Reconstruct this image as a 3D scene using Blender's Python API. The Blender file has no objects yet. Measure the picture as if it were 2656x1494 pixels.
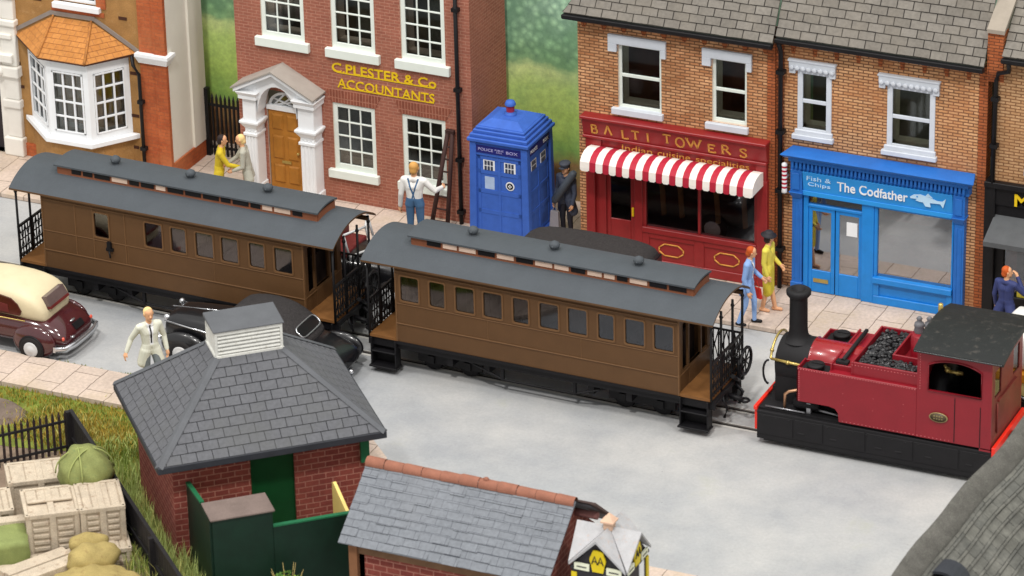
import bpy, bmesh, math, random
import numpy as np
from mathutils import Vector, Matrix
random.seed(7)
S = bpy.context.scene
COL = S.collection
PI = math.pi
R = math.radians

# ------------------------------------------------------------------ colours and materials
def lin(r, g, b, k=1.0):
    f = lambda c: ((c/255)/12.92 if c/255 <= .04045 else ((c/255+.055)/1.055)**2.4)
    return (f(r)*k, f(g)*k, f(b)*k, 1)
MATS = {}
def _new(name):
    m = bpy.data.materials.new(name); m.use_nodes = True
    nt = m.node_tree; b = nt.nodes['Principled BSDF']
    return m, nt, b
def _noise(nt, scale, detail=4, vec=None, rough=.6):
    n = nt.nodes.new('ShaderNodeTexNoise'); n.inputs['Scale'].default_value = scale
    n.inputs['Detail'].default_value = detail; n.inputs['Roughness'].default_value = rough
    if vec is None:
        tc = nt.nodes.new('ShaderNodeTexCoord'); vec = tc.outputs['Object']
    nt.links.new(vec, n.inputs['Vector']); return n
def _ramp(nt, fac, a, b, c0=(0, 0, 0, 1), c1=(1, 1, 1, 1)):
    r = nt.nodes.new('ShaderNodeValToRGB')
    r.color_ramp.elements[0].position = a; r.color_ramp.elements[1].position = b
    r.color_ramp.elements[0].color = c0; r.color_ramp.elements[1].color = c1
    nt.links.new(fac, r.inputs['Fac']); return r
def _mix(nt, fac, a, b, mode='MIX'):
    m = nt.nodes.new('ShaderNodeMix'); m.data_type = 'RGBA'; m.blend_type = mode
    for s, v in ((m.inputs['Factor'], fac), (m.inputs['A'], a), (m.inputs['B'], b)):
        if hasattr(v, 'is_linked') or hasattr(v, 'links'): nt.links.new(v, s)
        else: s.default_value = v
    return m.outputs['Result']
def _bump(nt, b, h, strength, dist):
    bp = nt.nodes.new('ShaderNodeBump'); bp.inputs['Strength'].default_value = strength
    bp.inputs['Distance'].default_value = dist
    nt.links.new(h, bp.inputs['Height']); nt.links.new(bp.outputs['Normal'], b.inputs['Normal'])
def paint(name, col, rough=.5, var=.12, scale=3., metal=0., bump=.0, dirt=None, fine=0.):
    """plain painted or moulded surface: a base colour with patchy wear and a fine grain"""
    if name in MATS: return MATS[name]
    m, nt, b = _new(name)
    n = _noise(nt, scale, 5)
    dk = tuple(c*(1-var) for c in col[:3])+(1,); lt = tuple(min(1, c*(1+var)) for c in col[:3])+(1,)
    r = _ramp(nt, n.outputs['Fac'], .3, .7, dk, lt)
    out = r.outputs['Color']
    if dirt:
        n2 = _noise(nt, scale*2.7, 6, rough=.7); r2 = _ramp(nt, n2.outputs['Fac'], .55, .75)
        out = _mix(nt, r2.outputs['Color'], out, dirt)
    if fine:
        n4 = _noise(nt, 55, 2); r4 = _ramp(nt, n4.outputs['Fac'], .3, .7, (1-fine,)*3+(1,), (1+fine,)*3+(1,))
        out = _mix(nt, 1.0, out, r4.outputs['Color'], 'MULTIPLY')
    nt.links.new(out, b.inputs['Base Color'])
    b.inputs['Roughness'].default_value = rough; b.inputs['Metallic'].default_value = metal
    if rough > .42 and not metal: b.inputs['Specular IOR Level'].default_value = .28
    if bump:
        n3 = _noise(nt, 60, 3); _bump(nt, b, n3.outputs['Fac'], bump, .02)
    MATS[name] = m; return m
def brick(name, c1, c2, mortar, bw=.24, rh=.08, ms=.012, stain=None, stain_amt=.5, bump=.5, off=.5, rough=.85, swap=False, vtint=.25, bias=0., stain_scale=.8, band=None):
    if name in MATS: return MATS[name]
    m, nt, b = _new(name)
    uv = nt.nodes.new('ShaderNodeUVMap'); vec = uv.outputs['UV']
    if swap:
        mp = nt.nodes.new('ShaderNodeMapping'); mp.inputs['Rotation'].default_value = (0, 0, PI/2)
        nt.links.new(vec, mp.inputs['Vector']); vec = mp.outputs['Vector']
    # slight waver so that courses are not ruler-straight
    nz = _noise(nt, 2.2, 2, vec); sub = nt.nodes.new('ShaderNodeVectorMath'); sub.operation = 'SUBTRACT'
    sub.inputs[1].default_value = (.5, .5, .5); nt.links.new(nz.outputs['Color'], sub.inputs[0])
    sc = nt.nodes.new('ShaderNodeVectorMath'); sc.operation = 'SCALE'; sc.inputs['Scale'].default_value = rh*.12
    nt.links.new(sub.outputs[0], sc.inputs[0])
    ad = nt.nodes.new('ShaderNodeVectorMath'); nt.links.new(vec, ad.inputs[0]); nt.links.new(sc.outputs[0], ad.inputs[1])
    t = nt.nodes.new('ShaderNodeTexBrick'); t.offset = off
    nt.links.new(ad.outputs[0], t.inputs['Vector'])
    for k, v in (('Color1', c1), ('Color2', c2), ('Mortar', mortar), ('Scale', 1.), ('Mortar Size', ms), ('Mortar Smooth', .2), ('Bias', bias), ('Brick Width', bw), ('Row Height', rh)):
        t.inputs[k].default_value = v
    out = t.outputs['Color']
    n = _noise(nt, 1.3, 5, vec); r = _ramp(nt, n.outputs['Fac'], .3, .7, (1-vtint,)*3+(1,), (1+vtint,)*3+(1,))
    out = _mix(nt, 1.0, out, r.outputs['Color'], 'MULTIPLY')
    n4 = _noise(nt, 14, 3, vec); r4 = _ramp(nt, n4.outputs['Fac'], .3, .7, (.86,)*3+(1,), (1.12,)*3+(1,))
    out = _mix(nt, 1.0, out, r4.outputs['Color'], 'MULTIPLY')
    if stain:
        n2 = _noise(nt, stain_scale, 6, rough=.7); r2 = _ramp(nt, n2.outputs['Fac'], .48, .68, (0, 0, 0, 1), (stain_amt,)*3+(1,))
        out = _mix(nt, r2.outputs['Color'], out, stain)
    nt.links.new(out, b.inputs['Base Color']); b.inputs['Roughness'].default_value = rough; b.inputs['Specular IOR Level'].default_value = .25
    if bump:
        inv = nt.nodes.new('ShaderNodeMath'); inv.operation = 'SUBTRACT'; inv.inputs[0].default_value = 1.
        nt.links.new(t.outputs['Fac'], inv.inputs[1])
        mx = nt.nodes.new('ShaderNodeMath'); mx.operation = 'MULTIPLY_ADD'; mx.inputs[1].default_value = .3
        nt.links.new(n4.outputs['Fac'], mx.inputs[0]); nt.links.new(inv.outputs[0], mx.inputs[2])
        _bump(nt, b, mx.outputs[0], bump, .015)
    MATS[name] = m; return m
def glass(name, tint, fac=.5, rough=.05):
    """window pane: lets most light through, mirrors the street at a glance"""
    if name in MATS: return MATS[name]
    m = bpy.data.materials.new(name); m.use_nodes = True; nt = m.node_tree; nt.nodes.clear()
    o = nt.nodes.new('ShaderNodeOutputMaterial'); tr = nt.nodes.new('ShaderNodeBsdfTransparent'); tr.inputs['Color'].default_value = tint
    gl = nt.nodes.new('ShaderNodeBsdfGlossy'); gl.inputs['Roughness'].default_value = rough; gl.inputs['Color'].default_value = (.9, .92, .95, 1)
    fr = nt.nodes.new('ShaderNodeFresnel'); fr.inputs['IOR'].default_value = 1.5
    mu = nt.nodes.new('ShaderNodeMath'); mu.operation = 'MULTIPLY_ADD'; mu.inputs[1].default_value = 1.0; mu.inputs[2].default_value = fac
    nt.links.new(fr.outputs[0], mu.inputs[0]); mx = nt.nodes.new('ShaderNodeMixShader')
    nt.links.new(mu.outputs[0], mx.inputs[0]); nt.links.new(tr.outputs[0], mx.inputs[1]); nt.links.new(gl.outputs[0], mx.inputs[2])
    nt.links.new(mx.outputs[0], o.inputs['Surface']); MATS[name] = m; return m
def gloss(name, col, rough=.18, coat=.6, metal=0.):
    if name in MATS: return MATS[name]
    m, nt, b = _new(name); n = _noise(nt, 6, 3)
    r = _ramp(nt, n.outputs['Fac'], .3, .7, tuple(c*.92 for c in col[:3])+(1,), tuple(min(1, c*1.06) for c in col[:3])+(1,))
    nt.links.new(r.outputs['Color'], b.inputs['Base Color'])
    b.inputs['Roughness'].default_value = rough; b.inputs['Coat Weight'].default_value = coat; b.inputs['Coat Roughness'].default_value = .06
    b.inputs['Metallic'].default_value = metal; MATS[name] = m; return m

# ------------------------------------------------------------------ mesh builder
FRAME = {}
def _mat(loc, rz): return Matrix.Translation(loc) @ Matrix.Rotation(rz, 4, 'Z')
class MB:
    def __init__(s, M=None):
        s.bm = bmesh.new(); s.uv = s.bm.loops.layers.uv.new('UVMap'); s.done = s.bm.faces.layers.int.new('uvset'); s.M = M
    def v(s, p):
        p = Vector(p); return s.bm.verts.new(s.M @ p if s.M is not None else p)
    def face(s, pts, m=0, uv=None, smooth=False):
        try: f = s.bm.faces.new([s.v(p) for p in pts])
        except ValueError: return None
        f.material_index = m; f.smooth = smooth
        if uv:
            for l, q in zip(f.loops, uv): l[s.uv].uv = q
            f[s.done] = 1
        return f
    def box(s, x0, x1, y0, y1, z0, z1, m=0):
        a = [s.v(p) for p in ((x0, y0, z0), (x1, y0, z0), (x1, y1, z0), (x0, y1, z0), (x0, y0, z1), (x1, y0, z1), (x1, y1, z1), (x0, y1, z1))]
        for q in ((0, 3, 2, 1), (4, 5, 6, 7), (0, 1, 5, 4), (1, 2, 6, 5), (2, 3, 7, 6), (3, 0, 4, 7)):
            f = s.bm.faces.new([a[i] for i in q]); f.material_index = m
        return s
    def hexa(s, low, high, m=0):
        """solid between two polygons with the same number of points"""
        n = len(low); a = [s.v(p) for p in low]; b = [s.v(p) for p in high]
        fs = [a[::-1], b]+[[a[i], a[(i+1) % n], b[(i+1) % n], b[i]] for i in range(n)]
        for q in fs:
            f = s.bm.faces.new(q); f.material_index = m
        return s
    def prism(s, poly, axis, d0, d1, m=0):
        """poly of 2-D points extruded along axis ('x': (y,z), 'y': (x,z), 'z': (x,y))"""
        f = {'x': lambda p, d: (d, p[0], p[1]), 'y': lambda p, d: (p[0], d, p[1]), 'z': lambda p, d: (p[0], p[1], d)}[axis]
        return s.hexa([f(p, d0) for p in poly], [f(p, d1) for p in poly], m)
    def tube(s, pts, r, n=8, m=0, cap=True, smooth=True):
        pts = [Vector(p) for p in pts]; rs = r if isinstance(r, (list, tuple)) else [r]*len(pts); rings = []
        for i, p in enumerate(pts):
            d = (pts[min(i+1, len(pts)-1)]-pts[max(i-1, 0)]).normalized()
            u = d.cross(Vector((0, 0, 1)));
            if u.length < .05: u = d.cross(Vector((0, 1, 0)))
            u.normalize(); w = d.cross(u)
            rings.append([s.v(p+(u*math.cos(2*PI*k/n)+w*math.sin(2*PI*k/n))*rs[i]) for k in range(n)])
        for a, b in zip(rings, rings[1:]):
            for k in range(n):
                f = s.bm.faces.new((a[k], b[k], b[(k+1) % n], a[(k+1) % n])); f.material_index = m; f.smooth = smooth
        if cap:
            f = s.bm.faces.new(rings[0]); f.material_index = m
            f = s.bm.faces.new(rings[-1][::-1]); f.material_index = m
        return s
    def lathe(s, prof, c, n=20, axis='z', m=0, smooth=True, a0=0, a1=2*PI):
        """profile of (radius, height) about an axis through c"""
        c = Vector(c); full = abs(a1-a0-2*PI) < 1e-6; k = n if full else n+1
        def P(r, h, t):
            x, y = r*math.cos(t), r*math.sin(t)
            return c+{'z': Vector((x, y, h)), 'x': Vector((h, x, y)), 'y': Vector((x, h, y))}[axis]
        rings = []
        for r, h in prof:
            if r < 1e-6: rings.append([s.v(P(0, h, 0))])
            else: rings.append([s.v(P(r, h, a0+(a1-a0)*i/n)) for i in range(k)])
        for a, b in zip(rings, rings[1:]):
            for i in range(n):
                j = (i+1) % k
                if len(a) == 1 and len(b) == 1: continue
                q = ([a[0], b[j], b[i]] if len(a) == 1 else [a[i], a[j], b[0]] if len(b) == 1 else [a[i], a[j], b[j], b[i]])
                f = s.bm.faces.new(q); f.material_index = m; f.smooth = smooth
        return s
    def ball(s, c, r, n=12, m=0):
        r = r if isinstance(r, (tuple, list)) else (r, r, r); c = Vector(c); rows = []
        h = max(4, n//2)
        for i in range(h+1):
            t = PI*i/h
            if i in (0, h): rows.append([s.v(c+Vector((0, 0, r[2]*math.cos(t))))])
            else: rows.append([s.v(c+Vector((r[0]*math.sin(t)*math.cos(2*PI*k/n), r[1]*math.sin(t)*math.sin(2*PI*k/n), r[2]*math.cos(t)))) for k in range(n)])
        for a, b in zip(rows, rows[1:]):
            for k in range(n):
                j = (k+1) % n
                q = ([a[0], b[k], b[j]] if len(a) == 1 else [a[k], b[0], a[j]] if len(b) == 1 else [a[k], b[k], b[j], a[j]])
                f = s.bm.faces.new(q); f.material_index = m; f.smooth = True
        return s
    def loft(s, rings, m=0, cap=True, closed=True, smooth=True):
        R_ = [[s.v(p) for p in r] for r in rings]; n = len(R_[0])
        for a, b in zip(R_, R_[1:]):
            for k in range(n if closed else n-1):
                f = s.bm.faces.new((a[k], a[(k+1) % n], b[(k+1) % n], b[k])); f.material_index = m; f.smooth = smooth
        if cap:
            for q in (R_[0][::-1], R_[-1]):
                f = s.bm.faces.new(q); f.material_index = m
        return s
    def slates(s, a, b, c, d, row=.18, lift=.018, m=0, rag=0.):
        """slope with its eave a->b and its upper edge d->c, laid in overlapping courses"""
        a, b, c, d = map(Vector, (a, b, c, d)); nrm = (b-a).cross(d-a).normalized()
        up = (d-a)-(b-a).normalized()*((d-a).dot((b-a).normalized())); H = up.length; n = max(1, round(H/row)); ud = (b-a).normalized()
        for i in range(n):
            t0, t1 = i/n, (i+1)/n
            p0, p1, q0, q1 = a.lerp(d, t0), b.lerp(c, t0), a.lerp(d, t1), b.lerp(c, t1)
            k = 1 if not rag else max(2, int((p1-p0).length/.28))
            pr = None
            for j in range(k):
                u0, u1 = j/k, (j+1)/k
                L = lift*(1+random.uniform(-rag, rag)*.8); dr = -nrm.cross(ud)*random.uniform(-rag, rag)*.02
                A, B, C_, D = p0.lerp(p1, u0)+nrm*L+dr, p0.lerp(p1, u1)+nrm*L+dr, q0.lerp(q1, u1)+nrm*.002, q0.lerp(q1, u0)+nrm*.002
                V = [i*row, (i+1)*row]
                f = s.face((A, B, C_, D), m, uv=[((A-a).dot(ud), V[0]+.004), ((B-a).dot(ud), V[0]+.004), ((C_-a).dot(ud), V[1]-.004), ((D-a).dot(ud), V[1]-.004)])
                A2, B2 = p0.lerp(p1, u0), p0.lerp(p1, u1)
                s.face((A2, B2, B, A), m, uv=[((A-a).dot(ud), V[0]+.01)]*4)
        return s
    def wall(s, x0, x1, z0, z1, y, t, holes, m=0, rev=None):
        """street wall in the plane y, thickness t behind it, with rectangular openings (x0,x1,z0,z1)"""
        rev = m if rev is None else rev
        xs = sorted({x0, x1, *[h[0] for h in holes], *[h[1] for h in holes]}); zs = sorted({z0, z1, *[h[2] for h in holes], *[h[3] for h in holes]})
        xs = [x for x in xs if x0 <= x <= x1]; zs = [z for z in zs if z0 <= z <= z1]
        for a, b in zip(xs, xs[1:]):
            for c, d in zip(zs, zs[1:]):
                mx, mz = (a+b)/2, (c+d)/2
                if any(h[0] < mx < h[1] and h[2] < mz < h[3] for h in holes): continue
                s.face(((a, y, c), (b, y, c), (b, y, d), (a, y, d)), m); s.face(((b, y+t, c), (a, y+t, c), (a, y+t, d), (b, y+t, d)), m)
        for a, b, c, d in holes:
            s.face(((a, y, c), (a, y+t, c), (a, y+t, d), (a, y, d))[::-1], rev); s.face(((b, y, c), (b, y+t, c), (b, y+t, d), (b, y, d)), rev)
            s.face(((a, y, c), (b, y, c), (b, y+t, c), (a, y+t, c))[::-1], rev); s.face(((a, y, d), (b, y, d), (b, y+t, d), (a, y+t, d)), rev)
        s.face(((x0, y, z0), (x0, y, z1), (x0, y+t, z1), (x0, y+t, z0)), m); s.face(((x1, y, z0), (x1, y+t, z0), (x1, y+t, z1), (x1, y, z1)), m)
        s.face(((x0, y, z1), (x1, y, z1), (x1, y+t, z1), (x0, y+t, z1)), m); s.face(((x0, y, z0), (x0, y+t, z0), (x1, y+t, z0), (x1, y, z0)), m)
        return s
    def build(s, name, mats, parent=None, local=False, bevel=0., seg=1, weld=False, smooth_angle=None, recalc=False):
        mats = mats if isinstance(mats, (list, tuple)) else [mats]
        if parent is not None and not local:
            loc, rz = FRAME[parent.name]; s.bm.transform(_mat(loc, 0).inverted())
        if weld: bmesh.ops.remove_doubles(s.bm, verts=s.bm.verts, dist=1e-4)
        if recalc: bmesh.ops.recalc_face_normals(s.bm, faces=s.bm.faces)
        s.bm.normal_update()
        Z = Vector((0, 0, 1))
        for f in s.bm.faces:
            if f[s.done]: continue
            n = f.normal
            u = Vector((1, 0, 0)) if abs(n.z) > .98 else Z.cross(n).normalized()
            w = Vector((0, 1, 0)) if abs(n.z) > .98 else n.cross(u)
            for l in f.loops: l[s.uv].uv = (l.vert.co.dot(u), l.vert.co.dot(w))
        me = bpy.data.meshes.new(name); s.bm.to_mesh(me); s.bm.free()
        for m in mats: me.materials.append(m)
        o = bpy.data.objects.new(name, me); COL.objects.link(o)
        if parent is not None:
            o.parent = parent; FRAME[o.name] = FRAME[parent.name]
        if bevel:
            b = o.modifiers.new('Bevel', 'BEVEL'); b.width = bevel; b.segments = seg; b.limit_method = 'ANGLE'; b.angle_limit = R(40)
        return o

def tag(o, label=None, cat=None, group=None, kind=None):
    if label: o['label'] = label
    if cat: o['category'] = cat
    if group: o['group'] = group
    if kind: o['kind'] = kind
    return o
def thing(name, label, cat, loc=(0, 0, 0), rz=0., group=None):
    """an Empty at the thing's base; its parts are written in street coordinates and turn with it by rz"""
    o = bpy.data.objects.new(name, None); COL.objects.link(o); o.location = loc; o.rotation_euler.z = rz; o.empty_display_size = .3
    FRAME[o.name] = (Vector(loc), rz); return tag(o, label, cat, group)
def copy_tree(o, parent=None):
    c = o.copy(); COL.objects.link(c); c.parent = parent; FRAME[c.name] = FRAME.get(o.name, (Vector(), 0))
    for ch in list(o.children): copy_tree(ch, c)
    return c
def lettering(name, body, x0, x1, z0, z1, y, m, parent, depth=.015, bold=0., axis='y'):
    """raised letters facing the street (-y), fitted to the rectangle x0..x1, z0..z1"""
    cu = bpy.data.curves.new(name, 'FONT'); cu.body = body; cu.extrude = .01; cu.offset = bold; cu.resolution_u = 3
    t = bpy.data.objects.new(name, cu); COL.objects.link(t); dg = bpy.context.evaluated_depsgraph_get(); dg.update()
    me = bpy.data.meshes.new_from_object(t.evaluated_get(dg)); bpy.data.objects.remove(t)
    co = np.array([v.co[:] for v in me.vertices]); mn, mx = co.min(0), co.max(0)
    X = x0+(co[:, 0]-mn[0])/(mx[0]-mn[0])*(x1-x0); Zc = z0+(co[:, 1]-mn[1])/(mx[1]-mn[1])*(z1-z0); Y = y-depth/2+(co[:, 2]/.01)*(-depth/2)
    loc = FRAME[parent.name][0] if parent is not None else Vector()
    for v, a, b, c in zip(me.vertices, X, Y, Zc):
        v.co = Vector((a, b, c))-loc if axis == 'y' else Vector((-b, a, c))-loc
    me.materials.clear(); me.materials.append(m)
    o = bpy.data.objects.new(name, me); COL.objects.link(o); o.parent = parent
    if parent is not None: FRAME[o.name] = FRAME[parent.name]
    return o
# ------------------------------------------------------------------ materials of this place
M_road, nt, b = _new('road_grey')
_n1 = _noise(nt, .22, 6, rough=.62); _r = _ramp(nt, _n1.outputs['Fac'], .36, .64, lin(152, 155, 159), lin(180, 179, 177))
_n2 = _noise(nt, 1.1, 7, rough=.72); _r2 = _ramp(nt, _n2.outputs['Fac'], .30, .72, (.89, .895, .90, 1), (1.09, 1.085, 1.07, 1)); _o = _mix(nt, 1., _r.outputs['Color'], _r2.outputs['Color'], 'MULTIPLY')
_n3 = _noise(nt, 16, 8, rough=.85); _r3 = _ramp(nt, _n3.outputs['Fac'], .3, .7, (.86, .86, .86, 1), (1.11, 1.11, 1.11, 1)); _o = _mix(nt, 1., _o, _r3.outputs['Color'], 'MULTIPLY')
_n4 = _noise(nt, .55, 5, rough=.7); _r4 = _ramp(nt, _n4.outputs['Fac'], .62, .78, (0, 0, 0, 1), (.45, .45, .45, 1)); _o = _mix(nt, _r4.outputs['Color'], _o, lin(150, 152, 128))
_n5 = _noise(nt, 5.5, 3, rough=.5); _r5 = _ramp(nt, _n5.outputs['Fac'], .735, .76, (0, 0, 0, 1), (.7, .7, .7, 1)); _o = _mix(nt, _r5.outputs['Color'], _o, lin(112, 112, 108))
nt.links.new(_o, b.inputs['Base Color']); b.inputs['Roughness'].default_value = .72; _bump(nt, b, _n3.outputs['Fac'], .2, .03)
M_pave = brick('paving_slabs', lin(198, 180, 166), lin(188, 171, 158), lin(118, 104, 94), 1.15, .58, .010, stain=lin(178, 160, 132), stain_amt=.5, bump=.5, swap=True, vtint=.06)
M_kerb = paint('kerb_stone', lin(206, 194, 182), .8, .1, 2)
M_ochre = paint('ochre_brick', lin(158, 118, 70), .85, .2, 2.2, dirt=lin(176, 138, 94), fine=.2, bump=.2)
M_quoin = brick('orange_quoin_brick', lin(178, 94, 54), lin(164, 82, 48), lin(152, 86, 56), .24, .08, .008, stain=lin(188, 120, 78), bump=.25, vtint=.18)
M_dark = paint('dark_brick', lin(70, 42, 30), .9)
M_render = paint('white_render', lin(222, 218, 206), .7, .04, 1.5)
M_white = paint('white_gloss', lin(236, 238, 240), .4, .03, 3)
M_offwhite = paint('off_white_gloss', lin(222, 228, 220), .45, .04, 3)
M_lintel = paint('pale_grey_stone', lin(205, 210, 218), .7, .06, 3)
M_stone = paint('white_stucco', lin(226, 222, 214), .75, .07, 1.4)
M_tile = brick('orange_tiles', lin(190, 130, 70), lin(178, 118, 60), lin(156, 104, 64), .2, .14, .008, bump=.3, vtint=.12)
M_lead = paint('lead_grey', lin(136, 128, 122), .7, .12, 3)
M_pl = brick('georgian_brick', lin(158, 98, 80), lin(146, 88, 72), lin(172, 122, 102), .22, .072, .009, stain=lin(160, 104, 84), stain_amt=.5, bump=.35, vtint=.12)
M_plarch = brick('soldier_brick', lin(140, 80, 62), lin(126, 70, 54), lin(164, 110, 90), .072, .3, .010, bump=.4, off=0., vtint=.1)
M_oak = paint('varnished_oak', lin(172, 114, 44), .45, .15, 4)
M_grey = paint('grey_felt', lin(158, 150, 142), .8, .08, 3)
M_gold = paint('gold_paint', lin(226, 190, 30), .45, .05)
M_gilt = paint('old_gilt', lin(212, 150, 72), .5, .1)
M_black = paint('black_iron', lin(22, 21, 23), .5, .2, 5)
M_satin = paint('satin_black', lin(18, 17, 20), .55, .25, 4, bump=.1, fine=.15)
M_bb = brick('yellow_brick', lin(214, 162, 118), lin(184, 124, 82), lin(120, 86, 62), .21, .066, .013, stain=lin(140, 92, 56), stain_amt=.6, bump=.5, vtint=.22)
M_cb = brick('buff_brick', lin(218, 168, 122), lin(196, 140, 94), lin(124, 88, 64), .21, .066, .013, stain=lin(178, 112, 70), stain_amt=.55, bump=.5, vtint=.16)
M_rb = brick('pale_brick', lin(196, 156, 116), lin(176, 132, 92), lin(130, 92, 62), .21, .066, .012, stain=lin(150, 110, 74), bump=.5, vtint=.16)
M_oq = brick('rust_brick', lin(172, 98, 58), lin(156, 84, 48), lin(108, 62, 40), .21, .066, .010, bump=.5, vtint=.2)
M_slate = brick('street_slates', lin(124, 119, 112), lin(110, 105, 98), lin(48, 45, 42), .34, .18, .012, stain=lin(134, 126, 114), stain_amt=.4, bump=.5, vtint=.16)
M_red = paint('shop_red', lin(142, 34, 36), .4, .1, 4)
M_awr = paint('awning_red', lin(176, 38, 58), .6, .06)
M_aww = paint('awning_white', lin(240, 232, 224), .6, .04)
M_blue = paint('shop_blue', lin(24, 130, 212), .4, .08, 4)
M_blued = paint('deep_shop_blue', lin(42, 108, 190), .45, .08, 4)
M_sign = paint('sign_blue', lin(46, 146, 222), .45, .05)
M_fish = paint('pale_fish_blue', lin(186, 218, 242), .5, .04)
M_pbox = paint('police_blue', lin(58, 98, 184), .6, .1, 5, bump=.1)
M_pdark = paint('sign_navy', lin(30, 34, 110), .6)
M_room = paint('dark_room', lin(104, 102, 88), .9, .4, 1.2)
M_roomr = paint('restaurant_room', lin(88, 48, 38), .9, .4, 1.5)
M_sill = paint('room_sill', lin(214, 196, 180), .8, .08)
M_curtain = paint('ochre_curtain', lin(206, 146, 84), .9, .25)
M_glass = glass('window_glass', (.84, .87, .85, 1), .02)
M_mirrorglass = glass('mirroring_shop_glass', (.6, .58, .6, 1), .34, .02)
M_shopglass = glass('shop_glass', (.66, .64, .66, 1), .09, .03)
M_coachglass = glass('coach_glass', (.42, .40, .44, 1), .04, .06)
M_brass = paint('brass', lin(190, 166, 96), .3, .1, metal=.6)
M_skin = paint('skin', lin(222, 168, 128), .6, .06, 8)

# ------------------------------------------------------------------ camera (about 17 degrees wide, 88 m off, looking down 26 degrees)
fw = Vector((-0.38088834, 0.81681768, -0.4332816)); rt = Vector((0.91054757, 0.41280649, -0.02222414)); up = Vector((-0.16070839, 0.40298843, 0.90098454))
cam_d = bpy.data.cameras.new('camera'); cam = bpy.data.objects.new('camera', cam_d); COL.objects.link(cam)
cam.matrix_world = Matrix(((rt.x, up.x, -fw.x, 33.36702775), (rt.y, up.y, -fw.y, -71.55582192), (rt.z, up.z, -fw.z, 37.95684403), (0, 0, 0, 1)))
cam_d.sensor_width = 36; cam_d.lens = 36*11038/2656; cam_d.clip_end = 600; cam_d.clip_start = 1
cam_d.dof.use_dof = True; cam_d.dof.focus_distance = 87.5; cam_d.dof.aperture_fstop = 1.0
S.camera = cam

# ------------------------------------------------------------------ light: the lamps of an exhibition hall, high above
w = bpy.data.worlds.new('World'); S.world = w; w.use_nodes = True
w.node_tree.nodes['Background'].inputs['Color'].default_value = (1.0, .99, .97, 1); w.node_tree.nodes['Background'].inputs['Strength'].default_value = .82
def lamp(x, y, z, size, power, col=(1, .97, .93)):
    d = bpy.data.lights.new('hall_lamp', 'AREA'); d.shape = 'DISK'; d.size = size; d.energy = power; d.color = col
    o = bpy.data.objects.new('hall_lamp', d); COL.objects.link(o); o.location = (x, y, z)
    o.rotation_euler = (Vector((0, -4, 0))-Vector((x, y, z))).to_track_quat('-Z', 'Y').to_euler()
lamp(12, -56, 78, 8, 42000); lamp(-34, -36, 85, 8, 20000); lamp(50, -30, 82, 8, 22000)
lamp(-8, -6, 92, 8, 13000); lamp(26, 2, 92, 8, 11000)
S.view_settings.view_transform = 'Standard'; S.view_settings.look = 'None'; S.view_settings.exposure = 0; S.view_settings.gamma = 1

# ------------------------------------------------------------------ ground, pavements, track
g = MB(); g.face(((-60, -60, 0), (60, -60, 0), (60, 30, 0), (-60, 30, 0))); tag(g.build('road', M_road), kind='structure')
g = MB(); g.box(-40, 40, .02, 4.6, .0, .12); tag(g.build('pavement', M_pave, bevel=.02), kind='structure')
# near pavement: straight on the left, its kerb swinging towards the viewer beyond the hut
kp = [(-40, -6.6), (-1.6, -6.6), (-.6, -6.75), (.3, -7.2), (.95, -7.85), (1.4, -8.6), (2.2, -9.25), (3.4, -9.7), (5, -9.83), (40, -9.83)]
ip = [(-40, -7.82), (-2.6, -7.82), (-1.2, -7.9), (-.35, -8.25), (.2, -9.0), (.8, -9.95), (1.8, -10.7), (3.2, -11.1), (5, -11.2), (40, -11.2)]
g = MB()
for (a, b), (c, d) in zip(zip(kp, kp[1:]), zip(ip, ip[1:])):
    g.face(((*a, .11), (*b, .11), (*d, .11), (*c, .11))[::-1]); g.face(((*a, 0), (*b, 0), (*b, .11), (*a, .11))); g.face(((*c, 0), (*d, 0), (*d, .11), (*c, .11)))
tag(g.build('footpath', M_pave, weld=True, recalc=True), kind='structure')
tr = MB()
for off in (-.33, .33):
    pts = [(-30, -3.05), (-9, -3.2), (-2, -3.46), (6, -3.68), (12, -3.72), (30, -3.75)]
    for (xa, ya), (xb, yb) in zip(pts, pts[1:]):
        for d0, d1, z, mi in ((-.10, .10, .004, 0), (-.035, .02, .008, 1), (.02, .06, .014, 2)):
            tr.face(((xa, ya+off+d0, z), (xb, yb+off+d0, z), (xb, yb+off+d1, z), (xa, ya+off+d1, z)), mi)
tag(tr.build('railway_track', [paint('track_concrete', lin(196, 194, 188), .7), paint('rail_groove', lin(52, 48, 46), .8), paint('rail_steel', lin(150, 146, 140), .35, metal=.5)]), kind='structure')

# painted scenery board behind the street
m, nt, b = _new('painted_scenery'); MATS['painted_scenery'] = m
tc = nt.nodes.new('ShaderNodeTexCoord'); sp = nt.nodes.new('ShaderNodeSeparateXYZ'); nt.links.new(tc.outputs['Object'], sp.inputs[0])
nz = _noise(nt, .9, 5); ma = nt.nodes.new('ShaderNodeMath'); ma.operation = 'MULTIPLY_ADD'; ma.inputs[1].default_value = .8
sub = nt.nodes.new('ShaderNodeMath'); sub.operation = 'SUBTRACT'; sub.inputs[1].default_value = .5; nt.links.new(nz.outputs['Fac'], sub.inputs[0])
nt.links.new(sub.outputs[0], ma.inputs[0]); nt.links.new(sp.outputs['Z'], ma.inputs[2])
mr = nt.nodes.new('ShaderNodeMapRange'); mr.inputs['From Max'].default_value = 8.; nt.links.new(ma.outputs[0], mr.inputs['Value'])
rp = nt.nodes.new('ShaderNodeValToRGB'); nt.links.new(mr.outputs[0], rp.inputs['Fac']); cr = rp.color_ramp
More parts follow.
